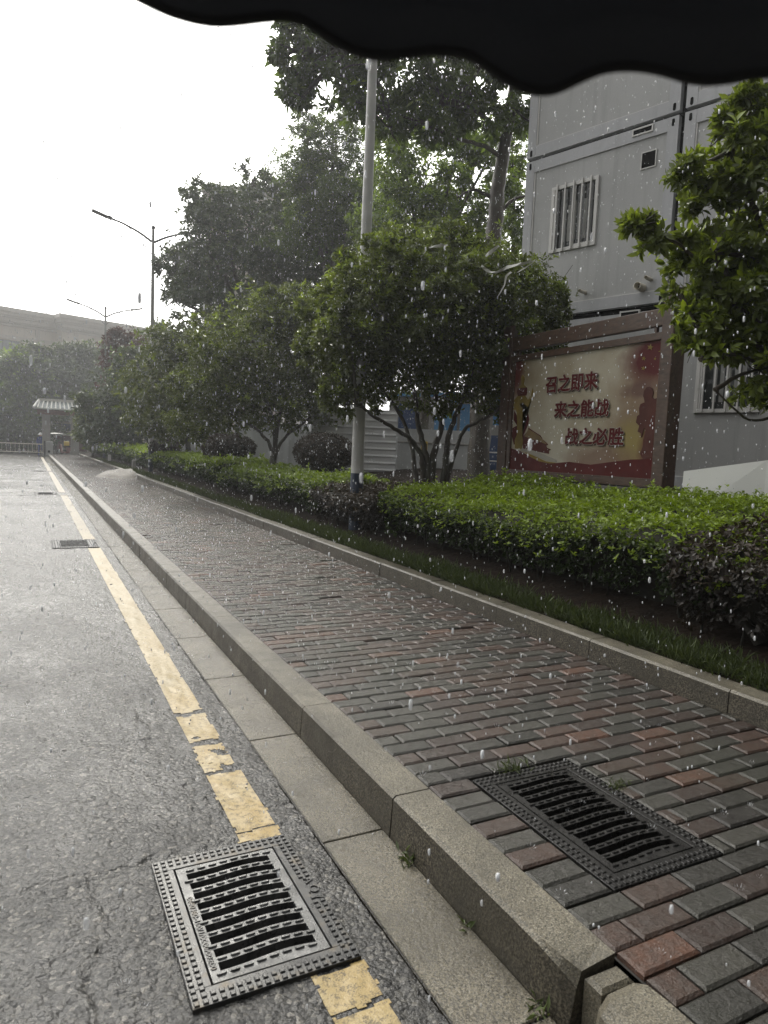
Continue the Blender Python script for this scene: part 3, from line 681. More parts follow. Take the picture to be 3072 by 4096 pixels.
osm = lobes3([(1720, 1150, 300, 230), (1450, 1300, 200, 220), (1480, 1180, 150, 170, 9.5), (1400, 1350, 140, 120, 9.4), (1530, 1050, 110, 90, 9.7), (1560, 1330, 150, 140, 9.8), (1290, 1290, 90, 130, 10), (1260, 1400, 70, 90, 10), (1700, 1300, 250, 200, 10.2), (1850, 1150, 180, 150, 10.2), (2050, 1400, 140, 140, 10.6), (1980, 1230, 220, 250), (1345, 1340, 120, 140), (1650, 1430, 330, 180), (1950, 1470, 210, 150), (2130, 1280, 110, 200),
              (1440, 1530, 150, 120, 10.2), (1590, 1010, 140, 110), (1800, 990, 150, 100), (1380, 1620, 90, 90, 10, .6), (1480, 1120, 80, 90, 0, .8), (1330, 1190, 60, 80, 0, .6), (1750, 1590, 130, 90, 0, .6), (2000, 1650, 100, 60, 0, .5), (2200, 1380, 60, 110, 0, .6)], D)
tree('osmanthus_tree', 'broad bushy tree with many bare stems behind the bright hedge, left of the painted board', 'tree', B0, osm, M['osm'], 0.08, 0.034, 1.4, 7, 0.85, 0.2, 0.07, osm_stems, young=0.32, youngtop=.25, twigs=6, clump=0.16, lo=0.35)
# second osmanthus up the road
D = 17.5; B1 = gnd(at(1090, 1850, D))
st = lambda pts, d=17.5: [at(px, py, d + (q[0] if q else 0)) for (px, py, *q) in pts]
s2 = [([B1] + st([(1085, 1800), (1050, 1740), (1000, 1700), (930, 1660)]), .07, .02), ([B1] + st([(1100, 1790), (1090, 1680), (1050, 1550), (1000, 1420)]), .08, .025), ([B1] + st([(1110, 1800), (1150, 1740), (1230, 1680), (1300, 1600)]), .06, .02), ([B1] + st([(1100, 1800), (1120, 1650), (1170, 1500), (1220, 1350)]), .07, .02)]
tree('osmanthus_tree', 'smaller multi stemmed tree on the hedge strip just left of the pale pole', 'tree', B1,
     lobes3([(1030, 1400, 250, 230), (1200, 1420, 190, 220), (900, 1570, 190, 160), (1110, 1620, 220, 110), (1270, 1300, 100, 130), (1290, 1550, 110, 110), (780, 1640, 110, 100), (1150, 1240, 110, 90)], D), M['osm'], 0.11, 0.046, 1.2, 7, 0.85, 0.2, 0.08, s2, young=0.2, twigs=4, clump=0.16)
# row beyond, along the bank
row = [('dark rounded street tree second beyond the pale pole, beside the near street lamp', (745, 1830), 26, [(740, 1440, 170, 170), (640, 1560, 150, 150), (810, 1600, 150, 120), (700, 1700, 170, 70), (860, 1480, 120, 140)], 'osm'),
       ('dark rounded street tree behind the near street lamp', (520, 1815), 38, [(510, 1570, 140, 130), (430, 1650, 110, 110), (580, 1660, 130, 100), (560, 1480, 90, 90), (480, 1730, 150, 50)], 'dark'),
       ('small rounded street tree nearest the tiled gate', (370, 1810), 48, [(400, 1655, 90, 90), (365, 1705, 60, 65), (450, 1720, 100, 70), (410, 1750, 90, 40)], 'osm')]
for lab, (bx, by), d, ls, mk in row:
    tree('street_tree', lab, 'tree', gnd(at(bx, by, d)), lobes3(ls, d), M[mk], 0.0075 * d, 0.0036 * d, 1.3, 6, 0.9, 0.25, 0.12, young=0.06, twigs=2)
tree('red_leaf_tree', 'tree with dark red leaves on top, rising between the two street lamps', 'tree', gnd(at(500, 1815, 44)), lobes3([(500, 1430, 80, 80), (470, 1350, 40, 40), (540, 1400, 50, 60), (480, 1520, 90, 60)], 44), M['maroon'], 0.3, 0.15, 1.1, 6, 0.9, 0.25, 0.13, twigs=2, fork=at(495, 1560, 44))
tree('roadside_tree', 'light green tree above the far hedge, right of the near street lamp', 'tree', gnd(at(650, 1815, 50)), lobes3([(650, 1370, 100, 60), (720, 1400, 80, 70), (630, 1450, 90, 70), (700, 1500, 100, 80)], 50), M['big'], 0.34, 0.17, 1.1, 6, 0.9, 0.25, 0.14, twigs=2, fork=at(660, 1600, 50))
# dense dark tree and the big trees behind
tree('evergreen_tree', 'large dense dark tree between the near street lamp and the pale pole', 'tree', gnd(at(990, 1830, 27)),
     lobes3([(1000, 900, 220, 170), (830, 990, 130, 140), (740, 1080, 90, 110), (1150, 1000, 230, 220), (1000, 1150, 260, 190), (820, 1180, 130, 110), (1350, 1050, 190, 230), (1010, 720, 36, 60, 0, .8), (775, 800, 45, 50, 0, .7), (700, 1200, 50, 60, 0, .6), (660, 1070, 45, 60, 0, .6), (880, 850, 90, 80), (1290, 1230, 200, 120), (1090, 1290, 200, 110)], 27), M['dark'], 0.19, 0.085, 1.0, 7, 0.95, 0.35, 0.25, young=0.1, twigs=3, fork=at(1000, 1350, 27), bark='bark2', clump=0.2)
tree('evergreen_tree', 'tall feathery tree behind the pale pole, against the sky', 'tree', gnd(at(1330, 1840, 24)),
     lobes3([(1330, 640, 160, 140), (1200, 690, 110, 110), (1420, 780, 180, 180), (1280, 820, 150, 130), (1330, 520, 90, 60, 0, .8), (1250, 950, 170, 110), (1500, 950, 180, 140)], 24), M['big'], 0.15, 0.05, .95, 7, 0.9, 0.3, 0.2, young=0.1, twigs=3, fork=at(1330, 1200, 24), bark='bark2', clump=0.2)
tree('broadleaf_tree', 'bright green tree filling the gap between the pale pole and the leaning trunk', 'tree', gnd(at(1690, 1840, 19)),
     lobes3([(1680, 700, 230, 190), (1830, 830, 180, 190), (1570, 880, 150, 140), (1950, 640, 130, 130), (1720, 930, 220, 120), (1840, 560, 150, 90), (1600, 560, 120, 90), (1700, 1130, 260, 170), (1900, 1080, 150, 190), (1520, 1130, 150, 170), (1730, 1330, 300, 130), (1480, 1330, 160, 130)], 19), M['bright'], 0.15, 0.065, 0.85, 7, 0.95, 0.35, 0.16, young=0.55, youngtop=0.8, twigs=3, fork=at(1700, 1150, 19), bark='bark2', clump=0.18)  # raised young shares paint the backlit glow into the leaves
tree('broadleaf_tree', 'pale green tree squeezed between the leaning trunk and the container building', 'tree', gnd(at(2040, 1840, 20)),
     lobes3([(2060, 700, 90, 160), (2070, 900, 90, 120), (2050, 550, 70, 80), (2090, 1050, 100, 110)], 20), M['bright'], 0.16, 0.07, 0.8, 7, 0.95, 0.35, 0.13, young=0.6, youngtop=.8, twigs=2, fork=at(2050, 1250, 20), clump=0.18)
D = 14.0; B2 = gnd(at(1915, 1880, D))
s3 = [([B2, at(1920, 1700, D), at(1940, 1300, D), at(1975, 920, D), at(2000, 700, D), at(2040, 450, D), at(2065, 300, D)], .25, .1),
      ([at(2055, 380, D), at(2030, 280, D - .2), at(1930, 220, D - .6), at(1800, 200, D - .9), at(1600, 190, D - 1.2), at(1400, 180, D - 1.4)], .08, .03),
      ([at(2010, 640, D), at(1950, 590, D - .2), at(1850, 560, D - .5), at(1700, 500, D - .8), at(1550, 450, D - 1)], .055, .02),
      ([at(1985, 800, D), at(1900, 760, D), at(1830, 790, D)], .05, .015), ([at(1978, 880, D), at(2050, 800, D), at(2120, 780, D)], .045, .02),
      ([at(2050, 430, D), at(2110, 480, D - .4), at(2190, 505, D - .8)], .03, .01), ([at(2060, 330, D), at(1900, 100, D), at(1700, -50, D)], .07, .03), ([at(1940, 240, D - .5), at(1880, 330, D - .8), at(1780, 400, D - 1)], .04, .015)]
tree('tall_tree', 'tall tree with a leaning bare trunk and big drooping leaves under the canopy edge', 'tree', B2,
     lobes3([(1330, 290, 150, 110, 12.8), (1500, 310, 200, 130, 12.9), (1730, 340, 200, 120, 13.1), (1225, 210, 110, 55, 12.6, .9), (1150, 120, 55, 32, 12.6, .9), (1205, 395, 70, 38, 12.7, .9), (1120, 215, 45, 30, 12.6, .9), (1190, 300, 60, 35, 12.7, .8), (1420, 400, 110, 60, 12.9), (1900, 380, 130, 110, 13.5), (1700, 480, 180, 70, 13.3, .8), (1560, 510, 120, 60, 13.2, .7), (2215, 500, 45, 40, 13.2, .9), (2070, 440, 70, 60, 13.8, .6), (1960, 480, 110, 70, 13.6, .6),
             (1290, 160, 90, 60, 12.7), (1500, 120, 220, 110, 13.2), (1850, 150, 250, 130, 13.6), (1700, -50, 300, 130, 13.8), (2110, 250, 120, 100, 14, .7)], D),
     M['big'], 0.17, 0.066, 1.05, 7, 1.05, 0.6, 0.2, s3, young=0.04, twigs=3, bark='bark', clump=0.2, lo=0.3)
# near osmanthus at the right edge
D = 5.0; B3 = gnd(at(3170, 1900, 5.2))
s4 = [([B3, at(3160, 1700, 5.1), at(3090, 1500, 5), at(2960, 1250, 4.9), at(2850, 1000, 4.8)], .05, .015), ([B3, at(3180, 1600, 5.2), at(3130, 1200, 5.1), at(3020, 850, 5), at(2930, 600, 4.9)], .055, .015), ([B3, at(3200, 1500, 5.2), at(3200, 1000, 5.2), at(3120, 650, 5.1)], .05, .015),
      ([at(3090, 1500, 5), at(2950, 1420, 4.8), at(2800, 1440, 4.7)], .018, .008), ([at(2960, 1250, 4.9), at(2800, 1050, 4.8), at(2640, 930, 4.7), at(2540, 900, 4.7)], .016, .006), ([at(3050, 1300, 5), at(2900, 1200, 4.9), at(2720, 1180, 4.8)], .016, .006), ([at(3130, 1650, 5.1), at(3000, 1680, 4.9), at(2860, 1560, 4.8)], .014, .005)]
tree('osmanthus_tree', 'near leafy tree at the right edge, in front of the container building', 'tree', B3,
     lobes3([(2930, 920, 190, 190), (3060, 680, 200, 190), (2800, 1120, 140, 160), (2960, 1230, 180, 190), (2650, 950, 90, 55, 4.8, .8), (2760, 690, 80, 50, 4.9, .6), (2920, 500, 60, 50, 4.9, .7), (2840, 790, 110, 100, 0, .8), (2780, 1310, 70, 110, 4.8, .7), (3040, 1480, 90, 130, 4.9, .8), (3180, 1150, 200, 300), (3180, 600, 150, 160), (3010, 430, 80, 60, 4.9, .7), (2900, 1400, 90, 60, 4.8, .6), (2550, 905, 40, 30, 4.7, .6), (3300, 900, 200, 400)], D),
     M['near'], 0.08, 0.034, 1.25, 7, 0.85, 0.15, 0.05, s4, young=0.35, youngtop=0.5, detail=True, twigs=6, clump=0.2, lo=0.3)
# unseen trees added beside and behind the viewer to darken the right side
for lab, X, Y, rr, zc in (('unseen osmanthus tree added for shade, just outside the right edge', 6.3, .6, 1.6, 3.4), ('unseen tall tree added to shade the pavement, outside the right edge', 5.4, -2.2, 2.6, 6.0), ('unseen osmanthus tree added for shade behind the viewer over the hedge', 5.8, -6, 2.0, 3.6)):
    tree('added_shade_tree', lab, 'tree', (X, Y, 0), [(np.array([X, Y, zc]), (rr, rr, rr * .8), 1.0), (np.array([X - .8 * rr, Y + .4, zc - .2]), (rr * .7, rr * .7, rr * .6), 1.0), (np.array([X + .3, Y - .8 * rr, zc + .2]), (rr * .7, rr * .7, rr * .6), 1.0)], M['osm'], .11, .05, 1.4, 7, .85, .2, .1, twigs=2, fork=np.array([X, Y, zc - rr * .8]))
# far trees beyond the gate
far = [('hazy tree at the left edge beyond the gate, with yellowish top leaves', 30, 1580, 170, 150, 66, 'big'), ('hazy tree beyond the gate, left of the tiled roof', 190, 1520, 150, 130, 68, 'dark'), ('hazy tree beyond the gate, behind the far street lamp', 340, 1525, 150, 135, 70, 'dark'),
       ('hazy tree beyond the gate, lower branches beside the barrier', 60, 1690, 150, 110, 67, 'dark'), ('hazy tree far behind the street trees, right of the far street lamp', 470, 1560, 130, 140, 72, 'big'), ('hazy tree outside the left edge beyond the gate', -170, 1570, 180, 160, 66, 'dark')]
for lab, px, py, rx, ry, d, mk in far:
    g0 = at(px, 1800, d); g0[2] = 0
    ls = [(px, py, rx, ry), (px - rx * .5, py + ry * .4, rx * .6, ry * .6), (px + rx * .5, py + ry * .35, rx * .6, ry * .6), (px + rx * .2, py - ry * .6, rx * .5, ry * .5), (px - rx * .35, py - ry * .55, rx * .45, ry * .45)]
    tree('distant_tree', lab, 'tree', g0, lobes3(ls, d), M[mk], 0.5, 0.24, 1.3, 5, 0.9, 0.3, 0.22, young=0.1, youngtop=0.25, twigs=1, group='trees beyond the gate', fork=at(px, py + ry * .8, d))

# hedges: leafy body round a dark twig core
def hedge(name, label, cat, x0, x1, y0, y1, zf, zb, mat, leaf, wid, dens, young, group=None, k=5, detail=False, rnd=0.25):
    zb0 = gz(x0, y0)
    root = thing(name, label, cat, ((x0 + x1) / 2, (y0 + y1) / 2, zb0), group)
    core = MB(); nx, ny = 9, max(5, int((y1 - y0) / 0.35))
    top = lambda x, y: zf + (zb - zf) * (x - x0) / (x1 - x0) + 0.035 * math.sin(x * 5 + y * 3.1) + 0.03 * math.sin(y * 1.7 + 1)
    def edge(x, y): return min((x - x0), (x1 - x) * 1.5, (y - y0), (y1 - y))
    def topz(x, y):
        e = max(0.0, min(1.0, edge(x, y) / rnd)); return top(x, y) - (1 - math.sqrt(max(0, 1 - (1 - e) ** 2))) * 0.3
    P = []
    for i in range(nx + 1):
        x = x0 + 0.12 + (x1 - x0 - 0.24) * i / nx; P.append([(x, y0 + 0.12 + (y1 - y0 - 0.24) * j / ny, topz(x, y0 + 0.12 + (y1 - y0 - 0.24) * j / ny) - 0.1) for j in range(ny + 1)])
    core.grid([r[::-1] for r in P])
    mx_, my_ = (x0 + x1) / 2, (y0 + y1) / 2
    base = lambda p: (p[0] + (1 if p[0] < mx_ else -1) * (min(.32, (x1 - x0) * .2) + .06) * (abs(p[0] - mx_) > (x1 - x0) * .34), p[1] + (.48 if p[1] < my_ else -.48) * (abs(p[1] - my_) > (y1 - y0) * .45), gz(p[0], p[1]) + 0.05)
    for edge_ in (P[0], P[-1], [r[0] for r in P], [r[-1] for r in P]): core.grid([edge_, [base(p) for p in edge_]])
    fo = Foliage(); ar = k * leaf * wid * 0.5
    n = int(dens * (x1 - x0) * (y1 - y0) / ar); x = rng.uniform(x0, x1, n); y = rng.uniform(y0, y1, n)
    z = np.array([topz(a, c) for a, c in zip(x, y)]) + rng.normal(0, 0.022, n) - rng.uniform(0, 0.06, n)
    T = np.stack([rng.normal(0, .3, n) - 0.25 * np.clip((x0 + .3 - x) / .3, 0, 1), rng.normal(0, .3, n), np.ones(n)], 1)
    fo.add(np.stack([x, y, z], 1), T, k, leaf, wid, 1.0, 0.05, young * rng.uniform(0.2, 1, n) ** 0.7, detail=detail)
    m = max(4, n // 90); i = rng.integers(0, n, m)         # straggling shoots
    for h in (0.03, 0.07, 0.11):
        Q = np.stack([x[i], y[i], z[i] + h * rng.uniform(.5, 1.2, m)], 1); fo.add(Q, T[i], k, leaf * .9, wid * .9, 0.9, 0, np.full(m, young), detail=detail)
    sides = [(0, 1.0), (1, .6), (2, .9), (3, .9)]
    for sd, kd in sides:
        L = (y1 - y0) if sd < 2 else (x1 - x0); H = zf - zb0
        n = int(dens * kd * 0.62 * L * H / ar); u = rng.uniform(0, L, n); hgt = rng.uniform(0.0, 1, n) ** 0.8
        dep = np.abs(rng.normal(0, 0.05, n)) - 0.02 * (hgt > .7) + min(.32, (x1 - x0) * .2) * (1 - hgt) ** 1.1
        if sd == 0: x, y, nx_, ny_ = x0 + dep, y0 + u, -1, 0
        elif sd == 1: x, y, nx_, ny_ = x1 - dep, y0 + u, 1, 0
        elif sd == 2: x, y, nx_, ny_ = x0 + u, y0 + dep, 0, -1
        else: x, y, nx_, ny_ = x0 + u, y1 - dep, 0, 1
        gzv = np.array([gz(a, c) for a, c in zip(x, y)]); tz = np.array([top(a, c) for a, c in zip(x, y)]) - 0.08
        z = gzv + 0.1 + (tz - gzv - 0.1) * hgt
        T = np.stack([nx_ + rng.normal(0, .5, n), ny_ + rng.normal(0, .5, n), 0.5 + rng.normal(0, .4, n)], 1)
        fo.add(np.stack([x, y, z], 1), T, k, leaf, wid, 0.9, 0.2, young * 0.35 * (hgt > .8) * rng.uniform(0, 1, n), detail=detail, tone=0.22)  # older side leaves, with shade also put into their darker tone
    for q in range(int((y1 - y0) * 6)):
        yy = rng.uniform(y0 + .1, y1 - .1); xx = x0 + rng.uniform(0.25, 0.5)
        core.tube([(xx, yy, gz(xx, yy) - .03), (xx + rng.normal(0, .03), yy + rng.normal(0, .03), gz(xx, yy) + .25), (xx + rng.normal(0, .06), yy + rng.normal(0, .08), gz(xx, yy) + .55)], [.01, .008, .005], 5)
    fo.build('foliage', mat, root, core)
    return root
HG = 'clipped hedges along the garden kerb'
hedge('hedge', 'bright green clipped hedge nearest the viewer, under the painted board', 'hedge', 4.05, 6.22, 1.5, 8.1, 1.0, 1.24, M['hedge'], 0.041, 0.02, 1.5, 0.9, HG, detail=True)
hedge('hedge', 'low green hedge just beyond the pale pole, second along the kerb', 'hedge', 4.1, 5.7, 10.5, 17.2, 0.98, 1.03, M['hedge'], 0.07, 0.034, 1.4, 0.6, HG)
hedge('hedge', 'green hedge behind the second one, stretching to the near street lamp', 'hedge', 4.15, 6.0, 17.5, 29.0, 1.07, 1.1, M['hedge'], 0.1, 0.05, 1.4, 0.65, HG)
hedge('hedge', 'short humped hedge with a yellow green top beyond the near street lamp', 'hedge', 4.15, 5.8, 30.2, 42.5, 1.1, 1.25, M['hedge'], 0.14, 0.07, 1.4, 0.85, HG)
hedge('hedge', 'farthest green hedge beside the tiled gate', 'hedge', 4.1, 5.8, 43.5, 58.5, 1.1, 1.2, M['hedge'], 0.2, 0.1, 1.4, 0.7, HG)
hedge('purple_shrub', 'dark reddish shrub between two hedges at the foot of the pale pole', 'shrub', 3.98, 6.0, 8.2, 10.4, 0.93, 1.02, M['red'], 0.05, 0.026, 1.4, 0.4)
hedge('purple_shrub', 'dark reddish shrub at the right edge, nearest the viewer', 'shrub', 3.95, 5.0, 0.4, 3.4, 1.02, 1.15, M['red'], 0.042, 0.022, 1.4, 0.5, detail=True)
for lab, px, py, rx, ry, d in (('round dark shrub behind the low hedge, left of the corrugated sheet', 1300, 1810, 125, 75, 14.5), ('round dark shrub farther up, left of the small multi stemmed tree', 915, 1790, 105, 55, 20), ('round dark shrub beside the near street lamp base', 660, 1790, 60, 35, 27.5)):
    c = at(px, py, d); rx, ry = rx * d / FPX, ry * d / FPX
    root = thing('round_shrub', lab, 'shrub', (c[0], c[1], gz(c[0], c[1])), 'round dark shrubs')
    core = MB().ball(c, (rx * .8, rx * .8, ry * .85), 8); core.bbox((c[0] - rx * .4, c[1] - rx * .4, gz(c[0], c[1]) - .1), (c[0] + rx * .4, c[1] + rx * .4, c[2]))
    P, T = shell(c, (rx, rx, ry), int(2.2 * 4 * math.pi * rx * ry / (6 * .004 * .004 * d * d * .25)), 0.85, 0, .4)
    Foliage().add(P, T, 6, .004 * d, .002 * d, .9, .1, rng.uniform(0, .25, len(P))).build('foliage', M['red'], root, core)

# grass strip and weeds
def blades(n, xf, yf, zf, h, w):
    x, y = xf(n), yf(n); P = np.stack([x, y, zf(x, y)], 1); T = np.stack([rng.normal(0, .35, n), rng.normal(0, .35, n), np.ones(n)], 1)
    return P, T
fo = Foliage()
n = 23000; y = np.concatenate([rng.uniform(0.5, 12, 16000), rng.uniform(12, 45, 7000)]); x = 3.555 + rng.beta(1.0, 2.6, n) * 0.6
tuft = (np.sin(y * 2.3) + np.sin(y * 5.1 + 1) + np.sin(y * 11.7)) / 3
keep = rng.uniform(0, 1, n) < 0.62 + 0.55 * tuft - 0.7 * np.clip((x - 3.85) / .25, 0, 1); x, y = x[keep], y[keep]; n = len(x)
sz = np.where(y > 12, 1.8, 1.0)
T = np.stack([rng.normal(0, .3, n), rng.normal(0, .35, n), np.ones(n)], 1)
for lo_, hi_, k_ in ((0, 5, 1.0), (5, 12, 1.2), (12, 60, 2.0)):
    s = (y >= lo_) & (y < hi_)
    fo.add(np.stack([x[s], y[s], np.full(s.sum(), .305)], 1), T[s], 3, .085 * k_ ** .3, .007 * k_, .45, .1, rng.uniform(0, .6, s.sum()))
g = fo.build('grass', M['grass']); tag(g, 'short ragged grass along the garden kerb', 'grass', kind='stuff')
fo = Foliage(); n = 9000; x = rng.uniform(3.56, 4.1, n); y = rng.uniform(.5, 40, n)
WEEDS = [('tiny weed in the kerb joint beside the near grate', (1.25, 2.1, 0.01), .045, 8), ('small weed at the kerb foot halfway along the broken kerb block', (1.25, 1.74, 0.01), .04, 6), ('weed at the kerb foot near the broken corner', (1.25, 1.37, 0.01), .04, 7),
         ('thin tuft of grass at the top edge of the black grate', (1.86, 2.3, .17), .05, 26), ('yellowish moss tuft at the right edge of the black grate', (2.17, 2.0, .17), .03, 30)]
for lab, c, h, n in WEEDS:
    P = np.array(c) + np.stack([rng.normal(0, .012 if n < 20 else .035, n), rng.normal(0, .03 if n < 20 else .02, n), np.zeros(n)], 1)
    T = np.stack([rng.normal(-.3, .4, n), rng.normal(0, .5, n), np.ones(n)], 1)
    o = Foliage().add(P, T, 3, h, h * .25 if n < 20 else h * .1, .7, .1, rng.uniform(.3, 1, n)).build('weed_tuft', M['grass']); tag(o, lab, 'weed', 'small weeds')

# ------------------------------------------------------------------ street lamps
def make_lamp(x, y, label):
    z0 = gz(x, y) - 0.02; root = thing('street_lamp', label, 'street lamp', (x, y, z0), 'double armed street lamps')
    zt = 9.62
    ps = MB().tube([(x, y, z0 + 0.85), (x, y, 3.5), (x, y, 6.5), (x, y, zt)], [0.094, 0.082, 0.067, 0.052], 20); ps.build('pole', M['pole'], root)
    MB().tube([(x, y, z0), (x, y, z0 + 0.85)], [0.098, 0.097], 20).build('base_band', M['navy'], root)
    MB().ball((x, y, zt + 0.06), 0.075, 8).build('finial', M['lampdark'], root)
    for s in (-1, 1):
        pts = curve([(x + s * .05, y, zt - .48), (x + s * .5, y, zt - .22), (x + s * 1.05, y, zt + .0), (x + s * 1.35, y, zt + .08)], 6)
        arm = MB().tube(pts, [.045 - .014 * i / (len(pts) - 1) for i in range(len(pts))], 8).build('arm', M['lampdark'], root)
        br = MB().tube([(x + s * .05, y, zt - .95), (x + s * .88, y, zt - .09)], .014, 6); br.tube([(x + s * .27, y, zt - .74), (x + s * .27, y, zt - .36)], .008, 5); br.build('brace', M['lampdark'], arm)
        hd = MB(); R = Matrix.Rotation(-s * .27, 3, 'Y')
        hd.box((x + s * 1.42, y, zt + .095), (.2, .09, .06), R); hd.box((x + s * 1.56, y, zt + .135), (.16, .15, .11), R); hd.box((x + s * 1.9, y, zt + .215), (.58, .22, .075), R)
        bev(hd.build('lamp_head', M['lampdark'], root), .02)
    return root
l0 = make_lamp(4.33, 9.36, 'nearest lamp pole, pale with a navy base band, cut off by the canopy')
for y_, lab in ((28.6, 'double armed street lamp in the middle distance, arms black against the sky'), (47.4, 'farthest double armed street lamp, in front of the cornice of the beige building')):
    c = copy_tree(l0); c.location = (4.25, y_, gz(4.25, y_) - .02); c['label'] = lab

# ------------------------------------------------------------------ painted board
SX = 6.3; SL, SR, SB, ST = 8.315, 5.60, 1.325, 2.893       # poster edges: Y left, Y right, Z
root = thing('display_board', 'large brown timber framed board painted with red slogans on cream, behind the near hedge', 'signboard', (SX + .1, 7.0, gz(SX, 7)))
for y0, y1, zt in ((8.395, 8.60, 3.42), (5.49, 5.60, 3.44)):
    p = MB(); ya, yb = (y0, y1) if y0 > 7 else (5.49, 5.655)
    p.bbox((SX - .012, ya, gz(SX, 7) - .05), (SX + .19, yb, zt)); bev(p.build('post', M['wood'], root), .008)
bm = MB(); bm.bbox((SX + .01, 5.655, 3.045), (SX + .09, 8.395, 3.24)); bev(bm.build('top_beam', M['wood'], root), .008)
fr = MB(); X0, X1 = SX, SX + .08
fr.bbox((X0, 5.655, ST), (X1, 8.395, ST + .08)); fr.bbox((X0, 5.655, SB - .1), (X1, 8.395, SB)); fr.bbox((X0 + .003, SL, SB), (X1, 8.393, ST)); fr.bbox((X0 + .003, 5.657, SB), (X1, 5.66, ST))
bev(fr.build('frame', M['wood'], root), .006)
for yy in (5.78, 8.28): MB().bbox((SX + .03, yy - .018, ST + .08), (SX + .07, yy + .018, 3.045)).build('spacer', M['wood'], root)
t = NT('cream_poster'); n1 = t.noise(1.3, 5); sp = t.n('ShaderNodeSeparateXYZ'); t.l(t.pos(), sp.inputs[0])
c_ = t.ramp(n1, [(0.3, (0.3, 0.255, 0.175)), (0.55, (0.4, 0.365, 0.285)), (0.75, (0.42, 0.395, 0.325))])
def blob(c_, y, z, ry, rz, col, k, ns=.35):
    dy = t.math('DIVIDE', t.math('SUBTRACT', sp.outputs['Y'], y), ry); dz = t.math('DIVIDE', t.math('SUBTRACT', sp.outputs['Z'], z), rz)
    d = t.math('SQRT', t.math('ADD', t.math('MULTIPLY', dy, dy), t.math('MULTIPLY', dz, dz)))
    d = t.math('ADD', d, t.math('MULTIPLY', t.math('SUBTRACT', n2, 0.5), ns * 2))
    return t.mix(t.math('MULTIPLY', t.maprange(d, 1.0, .45, 0, 1), k), c_, col)
n2 = t.noise(3.5, 5)
c_ = blob(c_, 5.75, 2.1, .85, .95, (0.2, 0.135, 0.085), .9)          # brown smoke on the right
c_ = blob(c_, 8.35, 2.9, .5, .6, (0.17, 0.12, 0.05), .9); c_ = blob(c_, 8.3, 2.75, .22, .42, (0.11, 0.022, 0.02), .95)
c_ = blob(c_, 5.72, 2.7, .62, .36, (0.085, 0.016, 0.016), 1.0, .25)  # dark red flag
c_ = blob(c_, 6.0, 1.62, .42, .5, (0.25, 0.2, 0.07), .9); c_ = blob(c_, 5.7, 1.6, .25, .6, (0.1, 0.026, 0.022), .9)
c_ = blob(c_, 6.5, 1.5, .75, .28, (0.17, 0.1, 0.07), .8); c_ = blob(c_, 5.95, 2.35, .3, .12, (0.1, 0.05, 0.045), .7, .6)
t.set(Base_Color=c_, Roughness=0.55, Specular_IOR_Level=0.2)
poster = MB().bbox((SX + .035, SR, SB), (SX + .06, SL, ST)).build('poster', t.mat, root)
# picture outlines measured on the poster, mapped to the panel by its four corners
src = np.array([(200, 545), (1310, 375), (1240, 1400), (150, 1350)], float); dst = np.array([(0, 1), (1, 1), (1, 0), (0, 0)], float)
A = []; bb_ = []
for (x, y), (u, v) in zip(src, dst):
    A += [[x, y, 1, 0, 0, 0, -u * x, -u * y], [0, 0, 0, x, y, 1, -v * x, -v * y]]; bb_ += [u, v]
H = np.append(np.linalg.solve(np.array(A), np.array(bb_)), 1).reshape(3, 3)
def uv(x, y):
    q = H @ np.array([x, y, 1]); return min(1, max(0, q[0] / q[2])), min(1, max(0, q[1] / q[2]))
def YZ(u, v): return SL + (SR - SL) * u, SB + (ST - SB) * v
def print_poly(name, poly, layer, mat, parent):
    p2 = [YZ(*uv(*p)) for p in poly]; xf = SX + .035 - .0015 * layer
    return MB().prism(p2, lambda a, c: (xf, a, c), lambda a, c: (SX + .04, a, c)).build(name, mat, parent)
def pcol(nm, c, v=0.2):
    m = plain(nm, tuple(x * .6 for x in c), 0.55, v, 4); m.node_tree.nodes['Principled BSDF'].inputs['Specular IOR Level'].default_value = 0.2; return m
PR, PRD, PG, PGO = pcol('poster_red', (0.13, 0.02, 0.018)), pcol('poster_dark_red', (0.13, 0.03, 0.025)), pcol('poster_gold', (0.36, 0.26, 0.06), .35), pcol('poster_ochre', (0.3, 0.21, 0.1), .3)
PBR, PW, PRS = pcol('poster_brown_smoke', (0.27, 0.17, 0.11)), pcol('poster_pale', (0.5, 0.47, 0.4), .1), pcol('poster_rose', (0.3, 0.15, 0.11))
